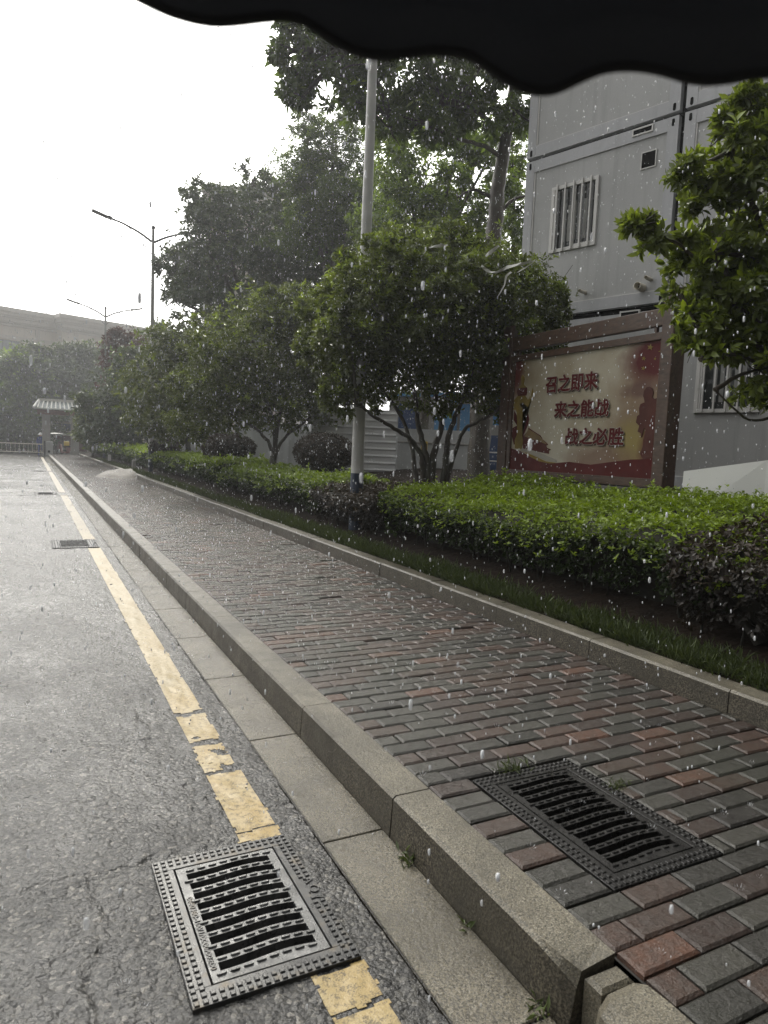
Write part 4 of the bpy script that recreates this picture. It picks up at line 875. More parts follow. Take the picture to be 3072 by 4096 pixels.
pic = [('ribbon', [(183, 905), (205, 950), (225, 975), (240, 930), (262, 900), (290, 935), (298, 975), (285, 1020), (262, 1075), (240, 1130), (215, 1140), (180, 1165), (165, 1100), (170, 1040), (205, 1020), (178, 980)], 2, PR),
       ('gate_building', [(245, 1110), (285, 1060), (292, 1035), (330, 1060), (382, 1092), (400, 1120), (440, 1158), (425, 1168), (430, 1182), (460, 1195), (445, 1205), (445, 1228), (250, 1195)], 3, PRD),
       ('gate_roof', [(262, 1102), (292, 1045), (378, 1098), (432, 1158), (340, 1128)], 4, PGO),
       ('balustrade', [(240, 1190), (330, 1206), (420, 1236), (500, 1270), (505, 1292), (430, 1282), (330, 1240), (240, 1205)], 4, PW),
       ('balustrade_gold', [(262, 1216), (330, 1244), (420, 1284), (500, 1294), (440, 1304), (330, 1275)], 4, PG),
       ('column', [(222, 860), (250, 850), (258, 900), (252, 1000), (246, 1100), (250, 1140), (238, 1196), (190, 1192), (188, 1130), (205, 1090), (208, 1000), (205, 920), (180, 900), (185, 830), (212, 800), (210, 770), (218, 740), (240, 715), (238, 660), (250, 640), (264, 660), (260, 715), (280, 735), (282, 765), (270, 800), (290, 830), (312, 790), (326, 738), (328, 765), (316, 830), (290, 885), (262, 905)], 5, PG),
       ('column_cap', [(214, 742), (282, 735), (284, 770), (276, 795), (214, 800), (208, 770)], 6, PRD),
       ('red_wave', [(150, 1350), (158, 1192), (230, 1212), (300, 1250), (370, 1285), (450, 1300), (600, 1285), (700, 1296), (760, 1302), (900, 1280), (1050, 1258), (1150, 1254), (1247, 1240), (1240, 1400), (700, 1378)], 6, PR),
       ('soldier', [(1145, 808), (1138, 790), (1146, 752), (1164, 728), (1188, 724), (1206, 738), (1212, 770), (1204, 800), (1222, 812), (1250, 800), (1270, 822), (1278, 880), (1276, 915), (1252, 935), (1262, 1010), (1262, 1090), (1252, 1240), (1140, 1252), (1118, 1215), (1138, 1165), (1142, 1110), (1160, 1040), (1148, 1022), (1128, 1095), (1122, 1062), (1100, 1052), (1112, 1010), (1088, 985), (1096, 940), (1112, 925), (1110, 880), (1120, 850), (1150, 838)], 7, pcol('poster_dark_figure', (0.13, 0.045, 0.034)))]
def star(cx, cy, r, rot=0.2): return [(cx + (r if k % 2 == 0 else r * .4) * math.sin(math.pi * k / 5 + rot), cy - (r if k % 2 == 0 else r * .4) * math.cos(math.pi * k / 5 + rot)) for k in range(10)]
for cx, cy, r in ((1185, 436, 24), (1139, 518, 17), (1136, 590, 17), (1220, 520, 10)): pic.append(('star', star(cx, cy, r), 3, PG))
pic.append(('large_star', [(1306, 392), (1318, 430), (1312, 490), (1295, 480), (1278, 492), (1280, 468), (1242, 470), (1278, 448), (1285, 425), (1298, 432)], 3, PG))
for nm, poly, lay, mat in pic: print_poly('picture_' + nm, poly, lay, mat, poster)
TXR, TXW, TXS = pcol('slogan_red', (0.13, 0.008, 0.01), .1), pcol('slogan_white_edge', (0.5, 0.46, 0.38), .05), pcol('slogan_shadow', (0.05, 0.03, 0.025), .1)
LINES = [('召之即来', (428, 765), (812, 752), (428, 655), (812, 612)), ('来之能战', (492, 948), (892, 950), (492, 842), (892, 812)), ('战之必胜', (575, 1150), (1000, 1160), (575, 1042), (1000, 1018))]
for s, bl, br_, tl, tr_ in LINES:
    q = [YZ(*uv(*p)) for p in (bl, br_, tl, tr_)]
    ya, yb = (q[0][0] + q[2][0]) / 2, (q[1][0] + q[3][0]) / 2; zb_, zt_ = (q[0][1] + q[1][1]) / 2, (q[2][1] + q[3][1]) / 2
    v, f = text_mesh(s, 1.0, 0.0, 0.008, align='LEFT')
    xa, xb = min(p[0] for p in v), max(p[0] for p in v); za, zc = min(p[1] for p in v), max(p[1] for p in v); W_, H_ = ya - yb, zt_ - zb_
    for nm, lay, mat, dy, dz, gw, ng in (('slogan_shadow', 8, TXS, -.013, -.015, .007, 6), ('slogan_outline', 9.2, TXW, 0, 0, .013, 8), ('slogan_text', 10.6, TXR, 0, 0, .006, 6)):
        tb = MB()
        for k in range(ng):                              # bold strokes: the glyphs repeated a few millimetres apart
            oy, oz = gw * math.cos(6.2832 * k / ng), gw * math.sin(6.2832 * k / ng)
            tb.add([(SX + .035 - .0015 * lay - .00012 * k, ya - (p[0] - xa) / (xb - xa) * W_ + dy + oy, zb_ + (p[1] - za) / (zc - za) * H_ + dz + oz) for p in v], f)
        tb.build(nm, mat, poster)

# ------------------------------------------------------------------ container building
C0 = np.array([7.937, 10.442, 0.0]); hd = math.radians(163.2); E1 = np.array([math.sin(hd), math.cos(hd), 0.0]); NO = np.array([E1[1], -E1[0], 0.0]); ZV = np.array([0, 0, 1.0])
if NO @ (np.array([0, 0, 0]) - C0) < 0: NO = -NO
root = thing('container_building', 'three storey grey stacked container building with barred windows behind the board', 'building', tuple(C0 + E1 * 1.3 + ZV * 1.0))
RB = Matrix((tuple(E1), tuple(-NO), (0, 0, 1))).transposed()
def lb(b, u0, u1, n0, n1, z0, z1, mat=0):    # box in facade coordinates, n outward
    c = C0 + E1 * (u0 + u1) / 2 + NO * (n0 + n1) / 2 + ZV * (z0 + z1) / 2
    return b.box(c, (abs(u1 - u0), abs(n1 - n0), abs(z1 - z0)), RB, mat)
SZ = [1.11, 3.975, 6.79, 9.6]; SH = 2.8
MOD = [0.0, 2.83, 5.66, 8.49]; MWd = 2.74
for si, zb_ in enumerate(SZ[:3]):
    for mi_, u0 in enumerate(MOD):
        w = MB(); zt_ = zb_ + SH - .03
        lb(w, u0 + .12, u0 + MWd - .12, -.07, -.03, zb_ + .2, zt_ - .2)
        lb(w, u0 + .02, u0 + MWd - .02, -6.0, -.075, zb_ + .01, zt_ - .01); w.build('wall_panel', M['panel'], root)
        fr = MB()
        for a, c in ((0, .17), (MWd - .17, MWd)): lb(fr, u0 + a, u0 + c, -.16, 0, zb_ + .015, zt_ - .002)
        lb(fr, u0 + .17, u0 + MWd - .17, -.16, -.004, zt_ - .2, zt_ - .002); lb(fr, u0 + .17, u0 + MWd - .17, -.16, -.004, zb_ + .015, zb_ + .2)
        fr.build('steel_frame', M['steel'], root)
        st_ = MB(); lb(st_, u0 + .17, u0 + .195, -.03, -.012, zb_ + .2, zt_ - .2)
        lb(st_, u0 + .2, u0 + MWd - .2, -.03, -.014, zb_ + .2, zb_ + .212); st_.build('drip_strip', M['white'], root)
        for uu in (u0 + .085, u0 + MWd - .085):
            for zz in (zb_ + .09, zt_ - .09):
                if u0 > 6 or (si == 0 and zz < zb_ + .2): continue
                co = MB(); q_ = C0 + E1 * uu + NO * -.004 + ZV * zz; ring = [(.024 * math.cos(k * .5236), .024 * math.sin(k * .5236) + (.032 if math.sin(k * .5236) > 0 else -.032)) for k in range(12)]
                co.prism(ring, lambda a_, c_: q_ + E1 * a_ + ZV * c_ + NO * .008, lambda a_, c_: q_ + E1 * a_ + ZV * c_ - NO * .01); co.build('corner_socket', M['black'], root)
gap = MB()
for u0 in MOD[1:]: lb(gap, u0 - .09, u0, -.3, -.1, 1.1, 9.55)
for zb_ in SZ[1:3]: lb(gap, .0, 11.2, -.3, -.09, zb_ - .03, zb_ + .02)
gap.build('black_joint', M['black'], root)
def window(u0, u1, z0, z1, bars=5):
    f = MB(); w = .055
    lb(f, u0, u1, -.05, .012, z0, z0 + w); lb(f, u0, u1, -.05, .012, z1 - w, z1); lb(f, u0, u0 + w, -.05, .010, z0 + w, z1 - w); lb(f, u1 - w, u1, -.05, .010, z0 + w, z1 - w)
    um = (u0 + u1) / 2; lb(f, um - .02, um + .025, -.05, .0, z0 + w, z1 - w)
    lb(f, u0 + w, u0 + w + .03, -.05, -.004, z0 + w, z1 - w); lb(f, um + .025, u1 - w, -.05, -.006, z0 + w, z0 + w + .03)
    wi = f.build('window', M['white'], root)
    pn = MB(); lb(pn, u0 + .02, u1 - .02, -.03, -.0295, z0 + .02, z1 - .02); pn.build('pane', M['glass'], wi)
    cu = MB(); 
    for k in range(5):
        ua = um - .22 + k * .1; lb(cu, ua, ua + .06, -.0294, -.028, z0 + w + .1, z1 - w - .25 - .05 * (k % 2))
    cu.build('curtain', M['curtain'], wi)
    for k in range(bars):
        uu = u0 + (u1 - u0) * (k + .75) / (bars + .5); bx = MB(); lb(bx, uu - .012, uu + .012, .02, .044, z0 + .01, z1 + .02); lb(bx, uu - .012, uu + .012, .0, .02, z0 + .02, z0 + .04); bx.build('bar', M['white'], wi)
window(.57, 1.46, 5.07, 6.18); window(3.3, 4.22, 2.28, 3.4); window(.57, 1.46, 2.28, 3.4); window(3.4, 4.3, 5.07, 6.18); window(.57, 1.46, 7.9, 9.0); window(6.2, 7.1, 2.28, 3.4)
v = MB(); lb(v, 2.18, 2.40, -.035, -.022, 6.1, 6.33); vf = v.build('vent_opening', M['black'], root)
fm = MB()
for a in ((2.165, 2.18, 6.085, 6.345), (2.40, 2.415, 6.085, 6.345), (2.18, 2.40, 6.33, 6.345), (2.18, 2.40, 6.085, 6.1)): lb(fm, a[0], a[1], -.035, -.012, a[2], a[3])
fm.build('vent_frame', M['white'], vf)
for zc in (6.675, 3.86, 9.49):
    f = MB()
    for a in ((2.0, 2.34, zc + .035, zc + .055), (2.0, 2.34, zc - .055, zc - .035), (2.0, 2.02, zc - .035, zc + .035), (2.32, 2.34, zc - .035, zc + .035)): lb(f, a[0], a[1], -.02, .014, a[2], a[3])
    so_ = f.build('cable_socket', M['white'], root)
    f = MB(); lb(f, 2.02, 2.32, -.02, .004, zc - .035, zc + .035); f.build('socket_recess', M['black'], so_)
for uu, zz, r in ((1.33, 4.31, .03), (2.34, 4.25, .062), (2.47, 4.36, .03)):
    p = C0 + E1 * uu + ZV * zz; b = MB(); n_ = 14
    a_ = E1; c_ = ZV
    ring = lambda rr, nn: [p + NO * nn + (a_ * math.cos(6.2832 * k / n_) + c_ * math.sin(6.2832 * k / n_)) * rr for k in range(n_ + 1)]
    b.grid([ring(r, -.05), ring(r, .16), ring(r * .84, .16), ring(r * .84, .0)], 0); pp = b.build('drain_pipe', M['pvc'], root)
    if r > .05: MB().add(ring(r * .83, .02)[:-1], [tuple(range(n_))]).build('pipe_bore', M['bed'], pp)
ft = MB(); lb(ft, -.05, 11.3, -6.1, .02, .5, 1.1); ft.build('footing', M['conc'], root)
# white board leaning at the building foot
root = thing('white_board', 'blank white board standing on the hedge top at the foot of the grey building', 'board', tuple(at(2900, 1960, 7.6)))
pl = [at(2722, 1995, 7.4), at(2735, 1885, 7.4), at(3068, 1841, 6.9), at(3200, 1824, 6.7), at(3200, 2050, 6.7), at(3060, 1990, 6.9)]
nrm = np.cross(pl[1] - pl[0], pl[2] - pl[0]); nrm[2] = 0; nrm /= np.linalg.norm(nrm); nrm *= np.sign(nrm @ (np.array([0, 0, 0]) - pl[0]))
n_ = 6; lowz = gz(7.5, 5)
pp = [pl[1], pl[2], pl[3], np.array([pl[3][0], pl[3][1], lowz]), np.array([pl[2][0], pl[2][1], lowz]), np.array([pl[0][0], pl[0][1], lowz])]
MB().add(pp + [p - nrm * .03 for p in pp], [tuple(range(n_)), tuple(range(2 * n_ - 1, n_ - 1, -1))] + [(i, i + n_, (i + 1) % n_ + n_, (i + 1) % n_) for i in range(n_)]).build('panel', M['board'], root)

# plastic tape caught in the central tree
def tape(label, lines, d):
    p0 = at(*lines[0][0][:2], d); root = thing('plastic_tape', label, 'tape', tuple(p0), 'white tapes caught in the tree')
    for pts in lines:
        c = curve([at(px, py, d + q) for px, py, q, w in pts], 2); ws = np.interp(np.linspace(0, 1, len(c)), np.linspace(0, 1, len(pts)), [p[3] for p in pts])
        lo_, hi_ = [], []
        for i, (p, w) in enumerate(zip(c, ws)):
            tn = c[min(i + 1, len(c) - 1)] - c[max(i - 1, 0)]; tn /= np.linalg.norm(tn); sd = np.cross(tn, CW * .8 + np.array([0, 0, .8 * math.sin(i * 1.7 + len(pts))])); sd /= np.linalg.norm(sd)
            lo_.append(p - sd * w * .32); hi_.append(p + sd * w * .32)
        o = MB().grid([lo_, hi_], 0, False).build('strip', M['tape'], root); m = o.modifiers.new('s', 'SOLIDIFY'); m.thickness = .002
tape('white plastic tape bent in a V in the tree above the board', [[(1925, 1063, 0, .05), (1950, 1082, 0, .07), (1985, 1090, 0, .04), (2030, 1068, 0, .08), (2090, 1055, .05, .06), (2140, 1042, .1, .02)], [(2045, 1088, 0, .05), (2025, 1105, 0, .05), (2018, 1140, 0, .03), (1990, 1188, 0, .02)], [(2068, 1090, .1, .02), (2100, 1072, .1, .03), (2138, 1045, .1, .02)]], 9.45)
tape('short scrap of white tape higher in the same tree', [[(1942, 1025, 0, .05), (1960, 1010, 0, .08), (1996, 982, 0, .05)]], 9.6)
tape('faint white tape strip farther left in the same tree', [[(1715, 990, 0, .03), (1745, 985, 0, .06), (1790, 980, 0, .05)], [(1590, 990, 0, .02), (1605, 1030, 0, .04), (1640, 1048, 0, .02), (1680, 1030, 0, .04), (1702, 1005, 0, .02)]], 9.75)

# ------------------------------------------------------------------ hoardings and sheds behind the trees
def quadpanel(name, label, cat, pts, mat, ribs=None, d=20, group=None, extra=None, horiz=False):
    a, b_, = at(*pts[0], d), at(*pts[1], d); top = (a[2] + b_[2]) / 2; g0 = gz(a[0], a[1])
    root = thing(name, label, cat, ((a[0] + b_[0]) / 2, (a[1] + b_[1]) / 2, g0), group); L = np.linalg.norm((b_ - a)[:2]); e = (b_ - a); e[2] = 0; e /= np.linalg.norm(e); nn = np.array([e[1], -e[0], 0]); nn *= np.sign(nn @ -a)
    P = []
    if horiz:
        m = int((top - g0) / 0.045)
        for i in range(m + 1):
            z = g0 - .05 + (top - g0 + .05) * i / m; P.append([a * np.array([1, 1, 0]) + e * s + nn * (.0 if i % 4 < 3 else .028) + np.array([0, 0, z]) for s in (0, L)])
    else:
        m = int(L / ribs)
        for i in range(m + 1): P.append([a * np.array([1, 1, 0]) + e * (L * i / m) + nn * (.025 if i % 4 == 0 else 0) + np.array([0, 0, z]) for z in (g0 - .05, top)])
    o = MB().grid(P, 0, False).build('sheet', mat, root); mo = o.modifiers.new('s', 'SOLIDIFY'); mo.thickness = .01
    ps = MB()
    for i in range(int(L / 2.2) + 2):
        q = a * np.array([1, 1, 0]) + e * min(L, i * 2.2) - nn * .06; ps.box((q[0], q[1], (g0 + top) / 2), (.05, .05, top - g0 - .02))
    ps.build('post', M['hoard'], root)
    if extra:
        rl = MB(); q0 = a * np.array([1, 1, 0]) + nn * .03; 
        rl.tube([q0 + np.array([0, 0, g0 + extra]), q0 + e * L + np.array([0, 0, g0 + extra])], .03, 6); rl.build('rail', M['conc'], root)
    return root
quadpanel('corrugated_fence', 'white corrugated metal sheet fence seen behind the pale pole', 'fence', [(1235, 1640), (1590, 1632)], M['sheet'], d=18.2, horiz=True)
quadpanel('hoarding', 'grey vertical board hoarding behind the stems of the central tree', 'fence', [(1592, 1722), (1880, 1716)], M['hoard'], .12, 18.6, 'site hoardings', .75)
quadpanel('hoarding', 'grey hoarding behind the small multi stemmed tree, left of the corrugated sheet', 'fence', [(940, 1700), (1232, 1690)], M['hoard'], .14, 22, 'site hoardings')
quadpanel('hoarding', 'grey hoarding farther up beyond the round shrub', 'fence', [(690, 1730), (930, 1722)], M['hoard'], .16, 30, 'site hoardings')
c = at(1697, 1783, 18.4); b = MB(); b.cbox((-.07, -.09, 0), (.07, .09, .02), .01); 
tg = thing('yellow_tag', 'small yellow plate on the grey hoarding between the tree stems', 'sign plate', tuple(c)); tb = MB(); R = Matrix.Rotation(math.radians(60), 3, 'Z'); tb.box(c, (.02, .17, .23), R); tb.box(c + np.array([0, 0, -.13]), (.018, .1, .05), R); bev(tb.build('plate', M['yellow'], tg), .015)
# blue shed
a = at(1560, 1560, 21.5); e2 = at(2080, 1545, 20.0); root = thing('blue_shed', 'blue sheet metal shed behind the grey hoarding', 'shed', (a[0] + 1, a[1] - 1, gz(9, 15)))
e = e2 - a; e[2] = 0; L = np.linalg.norm(e); e /= L; nn = np.array([e[1], -e[0], 0]); nn *= np.sign(nn @ -a); Rs = Matrix((tuple(e), tuple(-nn), (0, 0, 1))).transposed()
def sb_(b, u0, u1, n0, n1, z0, z1): 
    p = a * np.array([1, 1, 0]) + e * (u0 + u1) / 2 + nn * (n0 + n1) / 2 + ZV * (z0 + z1) / 2; return b.box(p, (u1 - u0, n1 - n0, z1 - z0), Rs)
w = MB(); sb_(w, 0, L, -3, 0, .9, 3.2); w.build('wall', M['conc'], root)
for u0, u1, z0, z1, mk in ((.3, 1.1, 1.2, 3.0, 'dblue'), (1.5, 2.2, 2.1, 3.1, 'blue'), (2.3, 2.7, 2.2, 3.0, 'blue'), (3.3, 4.1, 2.4, 3.15, 'blue'), (3.1, 3.95, .95, 2.1, 'dblue')):
    w = MB(); sb_(w, u0, u1, 0.0, .04, z0, z1); w.build('door' if z0 < 1.5 else 'awning_panel', M[mk], root)
w = MB(); sb_(w, -.2, L + .2, -3.2, .3, 3.2, 3.32); w.build('roof', M['blue'], root)
w = MB()
for z in (1.35, 1.6): 
    p = a * np.array([1, 1, 0]) + nn * .35; w.tube([p + e * 3.1 + ZV * z, p + e * 4.1 + ZV * z], .02, 6)
w.build('railing', M['white'], root)
# beige pier and dark blue door between trees far left
root = thing('brick_pier', 'pinkish rendered pier seen under the dark tree', 'pier', tuple(gnd(at(742, 1800, 33)))); c = gnd(at(742, 1800, 33))
b = MB(); b.bbox((c[0] - .3, c[1] - .25, c[2]), (c[0] + .3, c[1] + .25, c[2] + 1.75)); b.bbox((c[0] - .36, c[1] - .3, c[2] + 1.75), (c[0] + .36, c[1] + .3, c[2] + 1.87)); b.build('shaft', M['beige2'], root)
# marker posts and the sand heap
for lab, x, y in (('short concrete marker post at the grass edge near the sand heap', 3.84, 30.3), ('short white marker post at the grass edge farther up', 3.77, 39.4)):
    c = thing('marker_post', lab, 'post', (x, y, .3), 'kerb marker posts'); b = MB(); b.cbox((x - .07, y - .07, .26), (x + .07, y + .07, .72), .025); b.build('shaft', M['conc'] if y < 35 else M['white'], c)
P = []
for i in range(15):
    r = []
    for j in range(25):
        u, v_ = i / 14, j / 24; x, y = 2.1 + 1.28 * u, 25.6 + 2.6 * v_
        h = .3 * max(0, 1 - ((x - 3.15) / 1.05) ** 2 - ((y - 26.9) / 1.25) ** 2) ** .8
        r.append((x, y, .16 + h * (1 + .15 * math.sin(7 * x) * math.sin(5 * y))))
    P.append(r[::-1])
tag(MB().grid(P).build('sand_heap', M['sand']), 'low heap of wet sand on the brick pavement against the garden kerb', 'heap')

# ------------------------------------------------------------------ gate, barrier, shops, far buildings
GY = 62.2
root = thing('gate_pavilion', 'small gate with a tiled roof and red brown eaves at the end of the road', 'gate', (2.2, GY, 0))
for x in (1.2, 3.3): 
    b = MB(); b.bbox((x - .3, GY - .3, 0), (x + .3, GY + .3, 3.3)); b.bbox((x - .36, GY - .36, 0), (x + .36, GY + .36, .4)); b.build('pillar', M['conc'], root)
b = MB(); b.bbox((.55, GY - .5, 3.3), (3.75, GY + .5, 3.62)); b.bbox((.45, GY - .62, 3.62), (3.85, GY + .62, 3.7)); b.build('eaves_beam', M['rust'], root)
b = MB()
for s in (-1, 1): b.add([(.35, GY + s * .95, 3.7), (3.95, GY + s * .95, 3.7), (3.6, GY, 4.35), (.7, GY, 4.35)], [(0, 1, 2, 3) if s < 0 else (3, 2, 1, 0)])
for x, xr in ((.35, .7), (3.95, 3.6)): b.add([(x, GY - .95, 3.7), (x, GY + .95, 3.7), (xr, GY, 4.35)], [(0, 1, 2)])
rf = b.build('roof', M['tile'], root); mo = rf.modifiers.new('s', 'SOLIDIFY'); mo.thickness = .06
for k in range(11):
    x = .55 + k * .325; xt = .75 + (x - .55) * (2.85 / 3.25) ; 
    MB().tube([(x, GY - .98, 3.74), (xt, GY - .05, 4.38)], .055, 8).build('tile_roll', M['tileridge'], rf)
b = MB(); b.bbox((.6, GY - .1, 4.36), (3.7, GY + .1, 4.55)); b.build('ridge', M['tileridge'], rf)
b = MB(); b.tube([(.28, GY - 1.0, 3.78), (.7, GY, 4.45)], .09, 8); b.build('hip_ridge', M['tileridge'], rf)
b = MB(); b.bbox((.33, GY - 1.0, 3.68), (3.97, GY - .94, 3.76)); b.build('drip_tile', M['tileridge'], rf)
root = thing('barrier_box', 'grey barrier control box standing at the kerb end by the gate', 'barrier box', (1.4, GY - .9, 0))
b = MB(); b.bbox((1.12, GY - 1.2, .05), (1.66, GY - .75, 1.15)); bev(b.build('cabinet', M['hoard'], root), .03)
b = MB(); b.bbox((1.0, GY - 1.25, .0), (1.12, GY - .7, 1.2)); b.bbox((1.12, GY - 1.25, 0), (1.7, GY - .7, .05)); b.build('side_post', M['lampdark'], root)
b = MB(); b.bbox((1.28, GY - 1.212, .28), (1.45, GY - 1.2, .45)); b.build('vent', M['black'], root)
root = thing('road_barrier', 'cream railing barrier across the road left of the control box', 'barrier', (-2, GY - 1, 0))
b = MB(); b.bbox((-2.35, GY - 1.1, 0), (-2.12, GY - .9, 1.35)); b.build('end_post', M['pvc'], root)
for z in (.27, .92): MB().tube([(-2.12, GY - 1, z), (.98, GY - 1, z)], .03, 8).build('rail', M['pvc'], root)
for k in range(10): MB().tube([(-1.9 + k * .3, GY - 1, .27), (-1.9 + k * .3, GY - 1, .92)], .014, 6).build('baluster', M['pvc'], root)
root = thing('shop_building', 'beige shop building with a navy sign band and maroon shutters across the street', 'shop', (0, 80, 0))
b = MB(); b.bbox((-16, 80, 0), (14, 90, 5.3)); b.build('wall', M['beige2'], root)
b = MB(); b.bbox((-15, 79.85, 2.2), (9, 79.998, 2.95)); sg = b.build('sign_band', M['dblue'], root)
b = MB()
for k in range(5): b.bbox((.35 + k * .55, 79.82, 2.35), (.35 + k * .55 + .42, 79.849, 2.8))
b.build('sign_plate', M['hoard'], sg)
for k in range(7):
    b = MB(); b.bbox((-14 + k * 3.3, 79.9, 0.1), (-14 + k * 3.3 + 2.9, 79.998, 1.7)); b.build('shutter', M['maroonwall'], root)
for k in range(7):
    b = MB(); b.bbox((-14 + k * 3.3, 79.9, 1.75), (-14 + k * 3.3 + 2.9, 79.998, 2.15)); b.build('transom', M['conc'], root)
# parked scooters and the rider beyond the gate
def scooter(x, y, ang, label, mat, canopy=False):
    root = thing('parked_scooter', label, 'scooter', (x, y, 0.0), 'scooters outside the gate')
    c, s = math.cos(ang), math.sin(ang); W_ = lambda a, b_, z: (x + c * a - s * b_, y + s * a + c * b_, z)
    for a in (-.6, .6):
        pts = [W_(a + .24 * math.cos(q), 0, .24 + .24 * math.sin(q)) for q in np.linspace(0, 6.2832, 17)]; MB().tube(pts, .05, 6, cap=False).build('wheel', M['black'], root)
    b = MB(); pr = [(-.75, .45), (-.7, .72), (-.1, .72), (-.02, .35), (.35, .32), (.45, .95), (.55, .98), (.62, .5), (.4, .2), (-.3, .22)]
    b.prism(pr, lambda a, z: W_(a, -.14, z), lambda a, z: W_(a, .14, z)); bev(b.build('body', mat, root), .04)
    b = MB(); b.prism([(-.75, .72), (-.72, .82), (-.15, .8), (-.1, .72)], lambda a, z: W_(a, -.13, z), lambda a, z: W_(a, .13, z)); b.build('seat', M['black'], root)
    b = MB(); b.tube([W_(.45, 0, .95), W_(.4, 0, 1.08)], .03, 6); b.tube([W_(.38, -.32, 1.1), W_(.4, 0, 1.06), W_(.38, .32, 1.1)], .018, 6); b.build('handlebar', M['black'], root)
    if canopy:
        P = [[W_(a * .7 - .1, w * .4, 1.75 + .12 * math.cos(a * 1.3) * math.cos(w * 1.2)) for w in np.linspace(-1, 1, 7)] for a in np.linspace(-1, 1, 7)]
        o = MB().grid(P).build('rain_canopy', M['white'], root); mo = o.modifiers.new('s', 'SOLIDIFY'); mo.thickness = .02
        b = MB(); b.tube([W_(.5, 0, .95), W_(.45, 0, 1.82)], .015, 5); b.build('canopy_pole', M['black'], root)
    else:
        b = MB(); b.bbox((x - .2, y - .2, .84), (x + .2, y + .2, 1.2)); bev(b.build('delivery_box', M['yellow'], root), .04)
    return root
scooter(2.05, GY + 2.2, .5, 'scooter with a white rain canopy just right of the grey control box', M['lampdark'], True)
scooter(2.75, GY + 1.6, 2.6, 'red scooter with a yellow box in the gateway', M['red_p'])
# person in blue beside the control box
PX, PY = .78, GY + .3
root = thing('person', 'person in blue rain clothes and a white brimmed hat standing behind the barrier', 'person', (PX, PY, 0))
me = bpy.data.meshes.new('body'); J = [(0, 0, .92), (0, 0, 1.15), (0, 0, 1.38), (0, 0, 1.5), (0, -.02, 1.62), (.1, 0, .85), (.11, -.03, .48), (.11, 0, .07), (.12, -.13, .03), (-.1, 0, .85), (-.11, .02, .48), (-.12, .06, .07), (-.13, -.06, .03), (.18, 0, 1.4), (.24, -.02, 1.15), (.2, -.16, .98), (-.18, 0, 1.4), (-.24, 0, 1.14), (-.22, -.14, .95)]
ED = [(0, 1), (1, 2), (2, 3), (3, 4), (0, 5), (5, 6), (6, 7), (7, 8), (0, 9), (9, 10), (10, 11), (11, 12), (2, 13), (13, 14), (14, 15), (2, 16), (16, 17), (17, 18)]
RA = [.15, .14, .15, .06, .1, .1, .075, .055, .045, .1, .075, .055, .045, .075, .055, .04, .075, .055, .04]
me.from_pydata(J, ED, []); me.materials.append(M['cloth']); o = bpy.data.objects.new('body', me); COL.objects.link(o); o.parent = root
md = o.modifiers.new('skin', 'SKIN')
for i, r in enumerate(RA): me.skin_vertices[0].data[i].radius = (r, r)
me.skin_vertices[0].data[0].use_root = True; o.modifiers.new('sub', 'SUBSURF').levels = 1
hb = MB().ball((PX, PY - .02, 1.63), (.085, .095, .12), 8); hb.ball((PX, PY - .12, 1.62), (.018, .025, .03), 5)
for s in (-1, 1): hb.ball((PX + s * .085, PY - .01, 1.63), (.015, .025, .035), 5)
hb.build('head', M['skin'], root)
for s, hx, hy, hz in ((1, .2, -.17, .96), (-1, -.22, -.15, .93)):
    hnd = MB().ball((PX + hx, PY + hy, hz - .04), (.022, .035, .045), 6)
    for k in range(4): hnd.tube([(PX + hx, PY + hy - .025 + k * .017, hz - .07), (PX + hx - s * .01, PY + hy - .025 + k * .017, hz - .105), (PX + hx - s * .025, PY + hy - .02 + k * .016, hz - .13 + abs(k - 1.5) * .008)], [.009, .008, .006], 5)
    hnd.tube([(PX + hx, PY + hy - .03, hz - .04), (PX + hx - s * .015, PY + hy - .05, hz - .075)], [.01, .007], 5); hnd.build('hand', M['skin'], root)
n_ = 20; P = [[(PX + r * math.cos(q), PY + r * math.sin(q), z) for q in np.linspace(0, 6.2832, n_ + 1)] for r, z in ((.24, 1.66), (.13, 1.7), (.115, 1.78), (.06, 1.83), (.001, 1.84))]
MB().grid(P).build('hat', M['white'], root)
